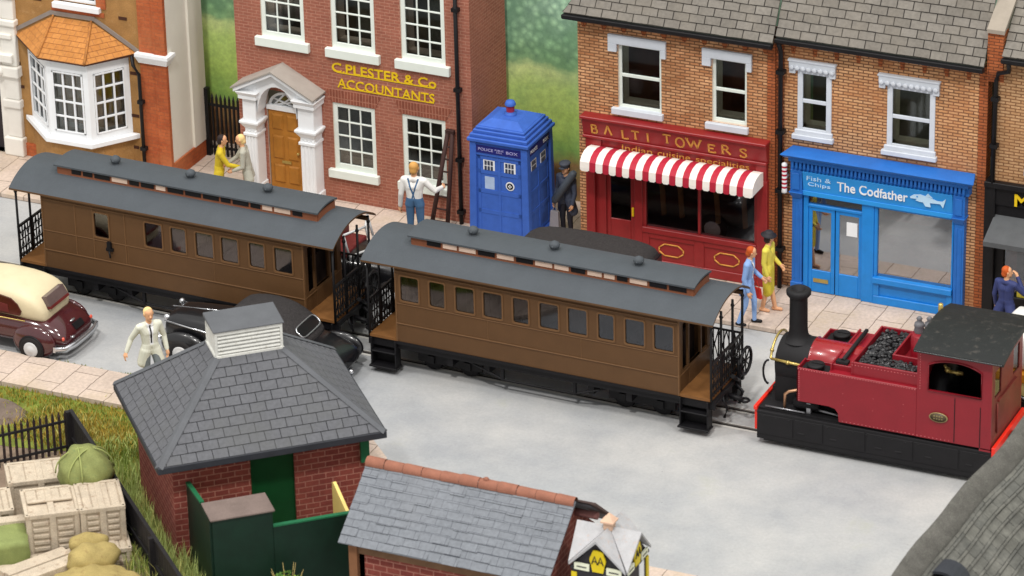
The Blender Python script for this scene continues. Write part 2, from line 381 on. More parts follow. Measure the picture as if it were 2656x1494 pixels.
stops = [(0, lin(140, 96, 64)), (.12, lin(152, 108, 70)), (.165, lin(146, 186, 90)), (.24, lin(186, 216, 112)), (.33, lin(192, 218, 126)), (.38, lin(206, 222, 150)), (.40, lin(142, 180, 130)), (.46, lin(152, 192, 152)), (.6, lin(174, 208, 182)), (.8, lin(188, 214, 204))]
cr.elements[0].position, cr.elements[0].color = stops[0]; cr.elements[1].position, cr.elements[1].color = stops[1]
for p, c in stops[2:]:
    e = cr.elements.new(p); e.color = c
n2 = _noise(nt, 4.5, 8, rough=.8); r2 = _ramp(nt, n2.outputs['Fac'], .35, .68, (.70, .74, .74, 1), (1.22, 1.2, 1.14, 1)); out = _mix(nt, 1., rp.outputs['Color'], r2.outputs['Color'], 'MULTIPLY')
n3 = _noise(nt, 1.1, 3); r3 = _ramp(nt, n3.outputs['Fac'], .42, .62); out = _mix(nt, r3.outputs['Color'], out, _mix(nt, .3, out, lin(110, 165, 110)))
vo = nt.nodes.new('ShaderNodeTexVoronoi'); vo.inputs['Scale'].default_value = 5.5; nt.links.new(tc.outputs['Object'], vo.inputs['Vector'])
rv = _ramp(nt, vo.outputs['Distance'], .05, .6, (1.22, 1.24, 1.2, 1), (.66, .72, .72, 1)); gt = _ramp(nt, mr.outputs[0], .39, .42)
out = _mix(nt, gt.outputs['Color'], out, _mix(nt, 1., out, rv.outputs['Color'], 'MULTIPLY'))
nt.links.new(out, b.inputs['Base Color']); b.inputs['Roughness'].default_value = .8
g = MB(); g.box(-26, 24, 4.2, 4.26, 0, 12)
tag(g.build('backdrop', m), 'painted backdrop board of a green field below misty trees behind the houses', 'backdrop')

# ------------------------------------------------------------------ windows and pipes
def sash(parent, x0, x1, z0, z1, y, cols, rows, fw_=.06, bar=.03, rec=.06, mat=M_white, name='window', rails=(), glassm=M_glass):
    """frame with glazing bars set rec behind the wall face; its pane is a sub-part"""
    f = MB(); yy = y+rec
    f.box(x0, x0+fw_, yy, yy+.06, z0, z1).box(x1-fw_, x1, yy, yy+.06, z0, z1).box(x0+fw_, x1-fw_, yy, yy+.06, z0, z0+fw_*1.3).box(x0+fw_, x1-fw_, yy, yy+.06, z1-fw_, z1)
    a, b, c, d = x0+fw_, x1-fw_, z0+fw_*1.3, z1-fw_
    for i in range(1, cols): x = a+(b-a)*i/cols; f.box(x-bar/2, x+bar/2, yy+.012, yy+.048, c, d)
    for i in range(1, rows):
        z = c+(d-c)*i/rows; k = bar*1.6 if i in rails else bar
        f.box(a, b, yy+.006, yy+.054, z-k/2, z+k/2)
    o = f.build(name, mat, parent, bevel=.006)
    p = MB(); p.box(a, b, yy+.028, yy+.034, c, d); p.build('pane', glassm, o)
    return o
def drainpipe(name, pts, r, collars, parent, mat=M_black):
    p = MB(); p.tube(pts, r, 8)
    for c in collars: p.box(c[0]-r*1.7, c[0]+r*1.7, c[1]-r*1.5, c[1]+r*1.7, c[2]-.04, c[2]+.04)
    return p.build(name, mat, parent)

# ------------------------------------------------------------------ ochre house with the tiled bay
def bay_house():
    t = thing('house', 'ochre brick house with an orange tiled white bay window', 'house', (-11, 2.0, .12))
    X0, X1, Y = -12.9, -9.0, 2.0
    b = MB(); b.wall(X0, -9.62, .12, 6.2, Y, .25, [(-11.55, -10.65, 3.93, 5.4)], 0)
    b.build('wall', M_ochre, t)
    sp_ = MB()
    for x, z in ((-12.1, 3.9), (-10.0, 3.75), (-12.75, 2.3), (-9.8, 2.5), (-12.7, 1.75), (-9.9, .75), (-12.3, .5), (-11.9, 4.6), (-10.3, 4.5), (-9.85, 1.5)):
        sp_ = MB(); sp_.box(x-.1, x+.1, Y-.012, Y, z-.035, z+.035); sp_.build('burnt_brick', M_dark, t)
    q = MB(); q.box(-9.62, X1, Y-.04, 2.03, .12, 6.2)
    q.box(-9.25, X1+.03, Y-.07, 2.03, .12, 6.2); q.box(X0, -9.62, Y-.05, Y, .12, .42); q.box(-9.05, -8.94, 2.03, 3.55, .12, .5)
    q.box(-11.75, -10.45, Y-.03, Y, 3.70, 3.80); q.box(-10.62, -10.40, Y-.03, Y, 3.9, 5.4)
    q.build('brick_quoin', M_quoin, t)
    for x, z in ((-9.4, 4.0), (-9.1, 1.9), (-9.35, .9), (-9.1, .45)):
        pass
    s = MB(); s.box(-9.05, -8.985, 2.031, 2.95, .501, 6.2); s.box(-9.05, -8.93, 2.951, 3.55, .501, 6.2); s.build('side_wall', M_render, t)
    k = MB(); k.hexa([(-9.62, Y-.1, 2.82), (X1+.06, Y-.1, 2.82), (X1+.06, 2.12, 2.82), (-9.62, 2.12, 2.82)], [(-9.68, Y-.17, 2.98), (X1+.13, Y-.17, 2.98), (X1+.13, 2.2, 2.98), (-9.68, 2.2, 2.98)])
    k.box(-9.68, X1+.13, Y-.17, 2.2, 2.98, 3.05); k.build('stone_band', M_white, t)
    # upper window
    o = sash(t, -11.55, -10.65, 3.93, 5.4, Y, 3, 4); s = MB(); s.box(-11.68, -10.52, Y-.12, Y+.05, 3.80, 3.93); s.build('sill', M_white, o, bevel=.01)
    rm = MB(); rm.box(-11.9, -10.3, Y+.6, Y+.65, 3.5, 5.6); rm.box(-12.4, -9.7, Y+.5, Y+.55, .5, 3.2); rm.build('room', M_room, t)
    # the bay
    yf = 1.2; P = [(-12.45, Y), (-11.52, yf), (-10.5, yf), (-9.92, Y)]
    st = MB(); st.prism([P[0], P[1], P[2], P[3]], 'z', .12, 1.06); bay = st.build('bay', M_ochre, t)
    for (ax, ay), (bx, by) in zip(P, P[1:]):
        L = math.hypot(bx-ax, by-ay); an = math.atan2(by-ay, bx-ax); Mx = Matrix.Translation((ax, ay, 0)) @ Matrix.Rotation(an, 4, 'Z')
        f = MB(Mx); z0, z1 = 1.1, 2.95; e = .13 if L > .7 else .1
        f.box(0, e, 0, .08, z0, z1).box(L-e, L, 0, .08, z0, z1).box(e, L-e, 0, .08, z0, z0+.14).box(e, L-e, 0, .08, z1-.3, z1)
        a, b_, c, d = e, L-e, z0+.14, z1-.3
        for (u0, u1, v0, v1) in ((a, a+.04, c, d), (b_-.04, b_, c, d), (a, b_, c, c+.04), (a, b_, d-.04, d)): f.box(u0, u1, -.02, .0, v0, v1)
        for i in range(1, 3): x = a+(b_-a)*i/3; f.box(x-.022, x+.022, .01, .05, c, d)
        for i in range(1, 4): z = c+(d-c)*i/4; f.box(a, b_, .012, .048, z-.022, z+.022)
        fo = f.build('window', M_white, t, bevel=.006)
        p = MB(Mx); p.box(a, b_, .06, .066, c, d); p.build('pane', M_glass, fo)
        p = MB(Mx); p.box(a-.02, b_+.02, .09, .32, c-.1, c-.02); p.box(a-.03, a+.02, .09, .30, c, d); p.build('reveal', M_sill, fo)
    s = MB(); O = [(-12.62, Y), (-11.58, yf-.13), (-10.44, yf-.13), (-9.74, Y)]
    s.prism(O, 'z', .98, 1.1); s.build('sill', M_white, t, bevel=.015)
    r = MB(); E = [(-12.72, Y, 2.98), (-11.62, yf-.16, 2.96), (-10.46, yf-.16, 2.96), (-9.72, Y, 2.98)]; T = [(-11.72, Y-.02, 3.55), (-10.78, Y-.02, 3.55)]
    r.slates(E[0], E[1], (-11.72, Y-.03, 3.55), (-11.74, Y-.02, 3.55), .14, .012); r.slates(E[1], E[2], T[1], T[0], .14, .012); r.slates(E[2], E[3], (-10.76, Y-.02, 3.55), (-10.78, Y-.03, 3.55), .14, .012)
    ro = r.build('bay_roof', M_tile, t)
    r = MB(); r.prism([(p[0], p[1]) for p in E], 'z', 2.93, 2.975); r.build('eaves', M_dark, ro)
    r = MB()
    for a, b_ in ((( -12.85, 3.0), (-11.78, 3.62)), ((-11.78, 3.62), (-10.72, 3.62)), ((-10.72, 3.62), (-9.6, 2.98))):
        r.hexa([(a[0], Y-.03, a[1]-.03), (b_[0], Y-.03, b_[1]-.03), (b_[0], Y-.001, b_[1]-.03), (a[0], Y-.001, a[1]-.03)], [(a[0], Y-.03, a[1]+.07), (b_[0], Y-.03, b_[1]+.07), (b_[0], Y-.001, b_[1]+.07), (a[0], Y-.001, a[1]+.07)])
    r.build('flashing', M_lead, ro)
    r = MB()
    for a, b_ in ((E[1], T[0]), (E[2], T[1])): r = MB(); r.tube([Vector(a)+Vector((0, 0, .03)), Vector(b_)+Vector((0, 0, .03))], .03, 6); r.build('hip_tile', M_tile, ro)
    drainpipe('drainpipe', [(-9.78, Y-.1, 2.95), (-9.74, Y-.14, 2.75), (-9.62, Y-.12, 2.55), (-9.62, Y-.12, .12)], .04, [(-9.62, Y-.1, 1.9), (-9.62, Y-.1, .8)], t)
bay_house()

# white stuccoed neighbour at the left edge
t = thing('stucco_house', 'white stucco house with a rusticated corner pier and dark doorway beside the ochre house', 'house', (-13.6, 1.9, .12))
b = MB(); b.wall(-17, -12.72, .12, 6, 1.95, .3, [(-15.6, -13.2, .12, 2.35)]); b.build('wall', M_stone, t)
b = MB()
for z0, z1, e in ((.12, .55, .1), (.55, 1.25, .03), (1.25, 1.45, .08), (1.45, 2.0, .03), (2.0, 2.25, .12), (2.25, 3.2, .04), (3.2, 3.35, .1), (3.35, 3.85, .04), (3.85, 4.0, .1), (4.0, 6, .04)):
    b.box(-13.02-e, -12.70+e*.6, 1.92-e, 2.1, z0, z1)
b.ball((-13.12, 1.82, 2.12), .13, 10); b.build('corner_pier', M_stone, t, bevel=.03, seg=2)
b = MB(); b.box(-15.6, -13.2, 2.15, 2.2, .12, 2.35); b.build('door', paint('charcoal_door', lin(52, 46, 48), .7, .2), t)
b = MB(); b.box(-17, -12.75, 1.78, 1.97, 2.35, 2.55); b.box(-17, -12.75, 1.82, 1.97, 2.9, 3.02); b.build('cornice', M_stone, t, bevel=.02)

# iron side gate between the houses
t = thing('iron_gate', 'black iron picket gate in the gap beside the red brick house', 'gate', (-8.55, 3.5, .12))
b = MB(); b.box(-8.98, -8.84, 3.44, 3.56, .12, 1.72); b.build('gate_post', M_black, t)
b = MB()
for i in range(7): x = -8.76+i*.105; b.box(x-.02, x+.02, 3.48, 3.52, .14, 1.5); b.lathe([(.032, 0), (.0, .12)], (x, 3.5, 1.5), 6)
b.box(-8.84, -8.06, 3.485, 3.515, .3, .36).box(-8.84, -8.06, 3.485, 3.515, 1.3, 1.36); b.build('gate_leaf', M_black, t)

# ------------------------------------------------------------------ red brick house of the accountants
def plester():
    t = thing('brick_house', 'tall red brick Georgian house with gold lettering and a white columned doorcase', 'house', (-7.5, 2.42, .12), 0)
    Y = 2.42; up_ = [(-6.85, -5.81), (-5.16, -4.13), (-3.51, -2.48)]; lo = [(-5.21, -4.2), (-3.55, -2.53)]
    holes = [(a, b, 3.66, 5.6) for a, b in up_]+[(a, b, .86, 2.40) for a, b in lo]+[(-6.82, -5.98, .12, 2.44)]
    b = MB(); b.wall(-7.5, -1.9, .12, 7, Y, .22, holes, rev=1); b.box(-2.1, -1.9, Y+.22, 4.1, .12, 7); b.box(-7.5, -7.3, Y+.22, 4.1, .12, 7)
    b.build('wall', [M_pl, M_sill], t)
    b = MB(); b.box(-7.2, -2.2, Y+.85, Y+.9, .12, 7); b.build('room', M_room, t)
    b = MB()
    for a, c in up_+lo:
        z = 3.66 if (a, c) in up_ else .86
        b.box(a+.06, c-.02, Y+.225, Y+.42, z+.08, z+.14); b.box(a+.02, a+.07, Y+.225, Y+.48, z+.1, z+1.6)
    b.build('window_board', M_sill, t)
    for a, c in up_:
        o = sash(t, a, c, 3.66, 5.6, Y, 3, 5, .1, .035, .02, M_offwhite)
        s = MB(); s.box(a-.13, c+.12, Y-.1, Y+.1, 3.46, 3.67); s.build('sill', M_offwhite, o, bevel=.012)
    for a, c in lo:
        o = sash(t, a, c, .86, 2.40, Y, 3, 4, .1, .035, .02, M_offwhite)
        s = MB(); s.box(a-.12, c+.07, Y-.1, Y+.1, .67, .865); s.build('sill', M_offwhite, o, bevel=.012)
        s = MB(); s.hexa([(a-.02, Y-.012, 2.41), (c+.02, Y-.012, 2.41), (c+.02, Y+.001, 2.41), (a-.02, Y+.001, 2.41)], [(a-.16, Y-.012, 2.70), (c+.16, Y-.012, 2.70), (c+.16, Y+.001, 2.70), (a-.16, Y+.001, 2.70)]); s.build('brick_arch', M_plarch, t)
    # door and doorcase
    d = MB(); d.box(-6.80, -6.0, Y+.02, Y+.08, .12, 2.0)
    for i, (z0, z1) in enumerate(((.28, .72), (.84, 1.4), (1.52, 1.9))):
        for x0 in (-6.72, -6.36):
            d.hexa([(x0, Y+.02, z0), (x0+.28, Y+.02, z0), (x0+.28, Y+.02, z1), (x0, Y+.02, z1)], [(x0+.04, Y-.012, z0+.04), (x0+.24, Y-.012, z0+.04), (x0+.24, Y-.012, z1-.04), (x0+.04, Y-.012, z1-.04)])
    do = d.build('door', M_oak, t, bevel=.008)
    d = MB(); d.ball((-6.08, Y-.04, 1.05), .035, 8); d.build('door_knob', M_brass, do)
    d = MB(); d.box(-6.5, -6.28, Y-.01, Y+.02, .76, .82); d.build('letter_plate', M_brass, do)
    c = MB(); yf = Y-.42; cx = -6.37
    for x0, x1 in ((-7.2, -6.86), (-5.86, -5.46)):
        c.box(x0+.03, x1-.03, yf+.05, Y, .12, 1.62)
        for k in range(4): xx = x0+.06+(x1-x0-.12)*k/3; c.box(xx-.02, xx+.02, yf+.03, yf+.06, .35, 1.58)
        c.box(x0, x1, yf, Y, .12, .32); c.box(x0, x1, yf+.01, Y, 1.46, 1.53); c.hexa([(x0+.03, yf+.05, 1.62), (x1-.03, yf+.05, 1.62), (x1-.03, Y, 1.62), (x0+.03, Y, 1.62)], [(x0-.05, yf-.04, 1.76), (x1+.05, yf-.04, 1.76), (x1+.05, Y, 1.76), (x0-.05, Y, 1.76)])
        c.box(x0-.06, x1+.06, yf-.05, Y, 1.76, 1.82); c.box(x0+.01, x1-.01, yf+.02, Y, 1.82, 2.34); c.box(x0-.05, x1+.05, yf-.06, Y, 2.34, 2.42)
        c.hexa([(x0-.05, yf-.06, 2.42), (x1+.05, yf-.06, 2.42), (x1+.05, Y, 2.42), (x0-.05, Y, 2.42)], [(x0-.09, yf-.12, 2.52), (x1+.09, yf-.12, 2.52), (x1+.09, Y, 2.52), (x0-.09, Y, 2.52)])
    # arched soffit and gable frieze
    n = 14; ra = .47; zc = 2.02
    arc = [(cx+ra*math.cos(PI-PI*i/n), zc+1.42*ra*math.sin(PI-PI*i/n)) for i in range(n+1)]
    for p, q in zip(arc, arc[1:]):
        tp = lambda x: 2.99-abs(x-cx)*.49
        c.face(((p[0], yf+.06, p[1]), (q[0], yf+.06, q[1]), (q[0], yf+.06, tp(q[0])), (p[0], yf+.06, tp(p[0]))))
        c.face(((p[0], yf+.06, p[1]), (p[0], Y, p[1]), (q[0], Y, q[1]), (q[0], yf+.06, q[1])))
    for sx in (-1, 1):
        for x0, x1 in ((ra, .92),):
            c.hexa([(cx+sx*x0, yf+.055, 2.42), (cx+sx*x1, yf+.055, 2.42), (cx+sx*x1, yf+.055, 2.99-x1*.49), (cx+sx*x0, yf+.055, 2.99-x0*.49)], [(cx+sx*x0, Y, 2.42), (cx+sx*x1, Y, 2.42), (cx+sx*x1, Y, 2.99-x1*.49), (cx+sx*x0, Y, 2.99-x0*.49)])
        c.hexa([(cx, yf-.12, 3.0), (cx+sx*.96, yf-.12, 2.5), (cx+sx*.96, yf-.12, 2.6), (cx, yf-.12, 3.09)], [(cx, yf+.07, 3.0), (cx+sx*.96, yf+.07, 2.5), (cx+sx*.96, yf+.07, 2.6), (cx, yf+.07, 3.09)])
    c.build('doorcase', M_white, t, bevel=.01, recalc=True)
    c = MB()
    for sx in (-1, 1):
        a = [(cx, yf-.16, 3.095), (cx+sx*1.0, yf-.16, 2.585), (cx+sx*1.0, Y, 2.585), (cx, Y, 3.095)]
        c.hexa(a, [(p[0], p[1], p[2]+.035) for p in a])
    c.build('hood_roof', M_grey, t, recalc=True)
    f = MB()
    for a0 in (0,):
        r0, r1 = .36, .42
        for i in range(n):
            t0, t1 = PI*i/n, PI*(i+1)/n
            f.hexa([(cx+r*math.cos(a), Y+.03, 2.06+r*math.sin(a)*.82) for r, a in ((r0, t0), (r1, t0), (r1, t1), (r0, t1))], [(cx+r*math.cos(a), Y+.07, 2.06+r*math.sin(a)*.82) for r, a in ((r0, t0), (r1, t0), (r1, t1), (r0, t1))])
    f.box(-6.82, -5.98, Y-.02, Y+.07, 1.99, 2.09)
    for a, b_ in ((35, 150), (145, 30), (90, 160), (90, 20), (60, 118)):
        p = (cx+.4*math.cos(R(a)), Y+.045, 2.06+.33*math.sin(R(a))); q = (cx+.4*math.cos(R(b_))*.75, Y+.045, 2.09); f.tube([p, q], .022, 5)
    fo = f.build('fanlight', M_white, t, recalc=True)
    f = MB(); f.prism([(cx+.4*math.cos(PI*i/n), 2.06+.33*math.sin(PI*i/n)) for i in range(n+1)], 'y', Y+.06, Y+.066); f.build('pane', M_glass, fo)
    f = MB()
    f.prism([(cx+.62*math.cos(PI*i/n), 2.02+.6*math.sin(PI*i/n)) for i in range(n+1)], 'y', Y+.1, Y+.11); f.build('fanlight_back', M_room, t)
    lettering('sign_lettering', 'C.PLESTER & Co', -5.18, -2.71, 3.11, 3.33, Y, M_gold, t, .02, .012)
    lettering('sign_lettering', 'ACCOUNTANTS', -5.06, -2.76, 2.77, 2.98, Y, M_gold, t, .02, .004)
    # thin rail the letters sit on
    f = MB(); f.box(-5.05, -2.75, Y-.018, Y-.002, 3.105, 3.125); f.build('letter_rail', M_gold, t); f = MB(); f.box(-4.95, -2.78, Y-.018, Y-.002, 2.765, 2.783); f.build('letter_rail', M_gold, t)
    drainpipe('drainpipe', [(-2.18, Y-.08, 7), (-2.18, Y-.08, .12)], .045, [(-2.18, Y-.06, z) for z in (5.0, 3.2, 1.6, .4)], t)
    t.rotation_euler.z = R(-1.2)
plester()
# ------------------------------------------------------------------ police call box
def police_box():
    t = thing('police_box', 'blue police call box with a lamp on its stepped roof', 'police box', (-.95, 2.2, .12))
    cx, cy = -.97, 2.22; h0, h1 = .63, .60; z0, z1 = .3, 2.42
    b = MB()
    b.box(cx-.7, cx+.7, cy-.7, cy+.7, .12, .3)
    b.hexa([(cx-h0, cy-h0, z0), (cx+h0, cy-h0, z0), (cx+h0, cy+h0, z0), (cx-h0, cy+h0, z0)], [(cx-h1, cy-h1, z1), (cx+h1, cy-h1, z1), (cx+h1, cy+h1, z1), (cx-h1, cy+h1, z1)])
    for sx in (-1, 1):
        for sy in (-1, 1):
            x, y = cx+sx*.61, cy+sy*.61; b.hexa([(x-.08, y-.08, z0), (x+.08, y-.08, z0), (x+.08, y+.08, z0), (x-.08, y+.08, z0)], [(x-.075-sx*.03, y-.075-sy*.03, z1), (x+.075-sx*.03, y-.075-sy*.03, z1), (x+.075-sx*.03, y+.075-sy*.03, z1), (x-.075-sx*.03, y+.075-sy*.03, z1)])
    b.build('body', M_pbox, t, bevel=.012)
    r = MB()
    for h, a, c in ((.70, 2.42, 2.5), (.655, 2.5, 2.58), (.60, 2.58, 2.66), (.555, 2.66, 2.72)): r.box(cx-h, cx+h, cy-h, cy+h, a, c)
    h = .52; k = .30; r.hexa([(cx-h, cy-h, 2.72), (cx+h, cy-h, 2.72), (cx+h, cy+h, 2.72), (cx-h, cy+h, 2.72)], [(cx-k, cy-k, 2.84), (cx+k, cy-k, 2.84), (cx+k, cy+k, 2.84), (cx-k, cy+k, 2.84)])
    ro = r.build('roof', M_pbox, t, bevel=.014)
    r = MB(); r.lathe([(.13, 0), (.13, .06), (.09, .07), (.09, .09)], (cx, cy, 2.83), 14); r.lathe([(.115, 0), (.115, .035), (.09, .09), (.0, .12)], (cx, cy, 3.06), 14); la = r.build('lamp', M_pbox, ro)
    r = MB(); r.lathe([(.088, .0), (.088, .16)], (cx, cy, 2.91), 12); r.build('lamp_lens', paint('red_lens', lin(150, 40, 60), .3), la)
    # faces: front (-y) and right (+x)
    def side(fn, front):
        s = MB()
        def slab(u0, u1, v0, v1, d0, d1, m=0):
            P = [fn(u0, v0, d0), fn(u1, v0, d0), fn(u1, v1, d0), fn(u0, v1, d0)]; Q = [fn(u0, v0, d1), fn(u1, v0, d1), fn(u1, v1, d1), fn(u0, v1, d1)]; s.hexa(P, Q, m)
        slab(-.6, .6, 2.12, 2.40, .0, .05); slab(-.52, .52, 2.18, 2.345, .05, .062, 1)
        slab(-.025, .025, .32, 2.1, 0, .03)
        for u0, u1 in ((-.49, -.025), (.025, .49)):
            slab(u0, u0+.06, .32, 2.1, 0, .028) if u0 < 0 else slab(u1-.06, u1, .32, 2.1, 0, .028)
            for v in (.32, .84, 1.30, 1.74, 2.06): slab(u0, u1, v-.04, v+.05, 0, .028)
            c = (u0+u1)/2+(.02 if u0 < 0 else -.02)
            slab(c-.13, c+.13, 1.76, 2.03, .0, .024, 2)
            for i in range(3):
                for j in range(2): slab(c-.10+i*.07, c-.10+i*.07+.05, 1.785+j*.12, 1.785+j*.12+.095, .02, .032, 3)
        if front:
            slab(-.34, -.12, 1.36, 1.64, .0, .02, 4)
        s.build('door' if front else 'panel', [M_pbox, M_pdark, M_white, paint('police_pane', lin(60, 66, 84), .3), paint('notice_grey', lin(170, 190, 220), .6)], t, recalc=True)
        if front:
            s = MB(); n = 18
            for r0, r1, d, m in ((.0, .10, .03, 0), (.0, .072, .038, 1)):
                for i in range(n):
                    a0, a1 = 2*PI*i/n, 2*PI*(i+1)/n
                    s.face([fn(.24+r1*math.cos(a0), 1.5+r1*math.sin(a0), d), fn(.24+r1*math.cos(a1), 1.5+r1*math.sin(a1), d), fn(.24, 1.5, d)], m)
            for u0, u1, v0, v1 in ((.2, .28, 1.485, 1.515), (.225, .255, 1.46, 1.54)): s.face([fn(u0, v0, .044), fn(u1, v0, .044), fn(u1, v1, .044), fn(u0, v1, .044)], 0)
            s.build('badge', [M_white, M_black], t)
    side(lambda u, v, d: (cx+u, cy-h0+.02+(v-.3)*.012-d, v), True)
    side(lambda u, v, d: (cx+h0-.02-(v-.3)*.012+d, cy+u, v), False)
    for nm, a, b_, z0_, z1_ in (('POLICE', -.46, -.12, 2.232, 2.294), ('PUBLIC', -.08, .12, 2.265, 2.30), ('CALL', -.05, .09, 2.22, 2.25), ('BOX', .18, .44, 2.232, 2.294)):
        lettering('sign_lettering', nm, cx+a, cx+b_, z0_, z1_, cy-h0-.018, paint('faded_lettering', lin(170, 166, 210), .6), t, .006, .004)
    for nm, a, b_, z0_, z1_ in (('POLICE', -.46, -.12, 2.225, 2.30), ('BOX', .18, .44, 2.225, 2.30)):
        lettering('sign_lettering', nm, cy+a, cy+b_, z0_, z1_, -(cx+h0+.018), M_white, t, .006, .004, axis='x')
police_box()

# ------------------------------------------------------------------ shop row: common pieces
def roof_front(t, x0, x1, yg, zg, hip_left=False, top=7.6, mat=M_slate, gut=True, pitch=62):
    dz = top-zg; dy = dz/math.tan(R(pitch)); b = MB()
    off = .56*dz/math.sin(R(pitch)) if hip_left else 0
    b.slates((x0, yg, zg), (x1, yg, zg), (x1, yg+dy, top), (x0+off, yg+dy, top), .18, .016, 0, .25)
    if hip_left: b.slates((x0, yg+dy+1.0, zg), (x0, yg, zg), (x0+off, yg+dy, top), (x0+off, yg+dy+1, top), .18, .016)
    b.face(((x0, yg+.02, zg-.02), (x1, yg+.02, zg-.02), (x1, yg+dy, top-.05), (x0+off, yg+dy, top-.05))[::-1])
    o = b.build('roof', mat, t)
    if gut:
        g = MB(); g.prism([(yg-.10, zg-.09), (yg-.06, zg-.13), (yg+.04, zg-.13), (yg+.08, zg-.03), (yg-.10, zg-.02)], 'x', x0, x1); g.build('gutter', M_black, t, bevel=.008)
    return o
def curved_text(t, y, m):
    """irregular hand-cut capitals: thin flat strokes"""
    G = {'B': [[(0, 0), (0, 1)], [(0, 1), (.35, 1), (.5, .88), (.5, .68), (.35, .54), (0, .52)], [(.35, .54), (.58, .42), (.58, .15), (.4, 0), (0, 0)]],
         'A': [[(0, 0), (.4, 1), (.8, 0)]], 'L': [[(0, 1), (0, 0), (.5, 0), (.5, .1)], [(-.08, 1), (.08, 1)]], 'T': [[(.3, 0), (.3, 1)], [(0, .92), (0, 1), (.62, 1), (.62, .92)], [(.2, 0), (.4, 0)]],
         'I': [[(0, 0), (0, 1)], [(-.08, 1), (.08, 1)], [(-.08, 0), (.08, 0)]], 'O': [[(.45+.45*math.cos(2*PI*i/16), .5+.5*math.sin(2*PI*i/16)) for i in range(17)]],
         'W': [[(0, 1), (.32, 0), (.58, .8), (.84, 0), (1.14, 1)], [(-.08, 1), (.12, 1)], [(1.04, 1), (1.22, 1)]], 'E': [[(.55, .9), (.55, 1), (0, 1), (0, 0), (.58, 0), (.58, .1)], [(0, .52), (.42, .52)]],
         'R': [[(0, 0), (0, 1), (.35, 1), (.52, .86), (.52, .66), (.35, .52), (0, .52)], [(.28, .52), (.75, 0)], [(-.1, 0), (.1, 0)]], 'S': [[(.55, .84), (.5, .97), (.3, 1), (.08, .92), (.06, .7), (.28, .55), (.52, .42), (.55, .16), (.35, 0), (.1, .03), (0, .18)]]}
    seq = [('B', 1.12, 2.985, .19, .19), ('A', 1.40, 3.0, .19, .20), ('L', 1.80, 2.965, .22, .18), ('T', 2.02, 3.0, .22, .18), ('I', 2.36, 2.985, .2, .18), ('T', 2.72, 3.03, .22, .19), ('O', 2.98, 2.975, .2, .22), ('W', 3.22, 3.02, .27, .19), ('E', 3.70, 2.97, .23, .18), ('R', 4.00, 2.985, .22, .20), ('S', 4.38, 2.97, .24, .20)]
    wd = .015
    for ch, x, z, sx, sz in seq:
        b = MB()
        for st in G[ch]:
            P = [(x+p[0]*sx, z+p[1]*sz) for p in st]
            for (ax, az), (bx, bz) in zip(P, P[1:]):
                d = Vector((bx-ax, bz-az)); L = d.length; d /= max(L, 1e-6); k = wd*(1.25 if abs(d.y) > .6 else .95); nx, nz = -d.y*k, d.x*k; ax, az, bx, bz = ax-d.x*.006, az-d.y*.006, bx+d.x*.006, bz+d.y*.006
                yy = lambda z, d: y-.205*(z-2.92)-d; b.hexa([(px_, yy(pz, 0), pz) for px_, pz in ((ax+nx, az+nz), (ax-nx, az-nz), (bx-nx, bz-nz), (bx+nx, bz+nz))], [(px_, yy(pz, .014), pz) for px_, pz in ((ax+nx, az+nz), (ax-nx, az-nz), (bx-nx, bz-nz), (bx+nx, bz+nz))])
        b.build('letter', m, t, recalc=True)

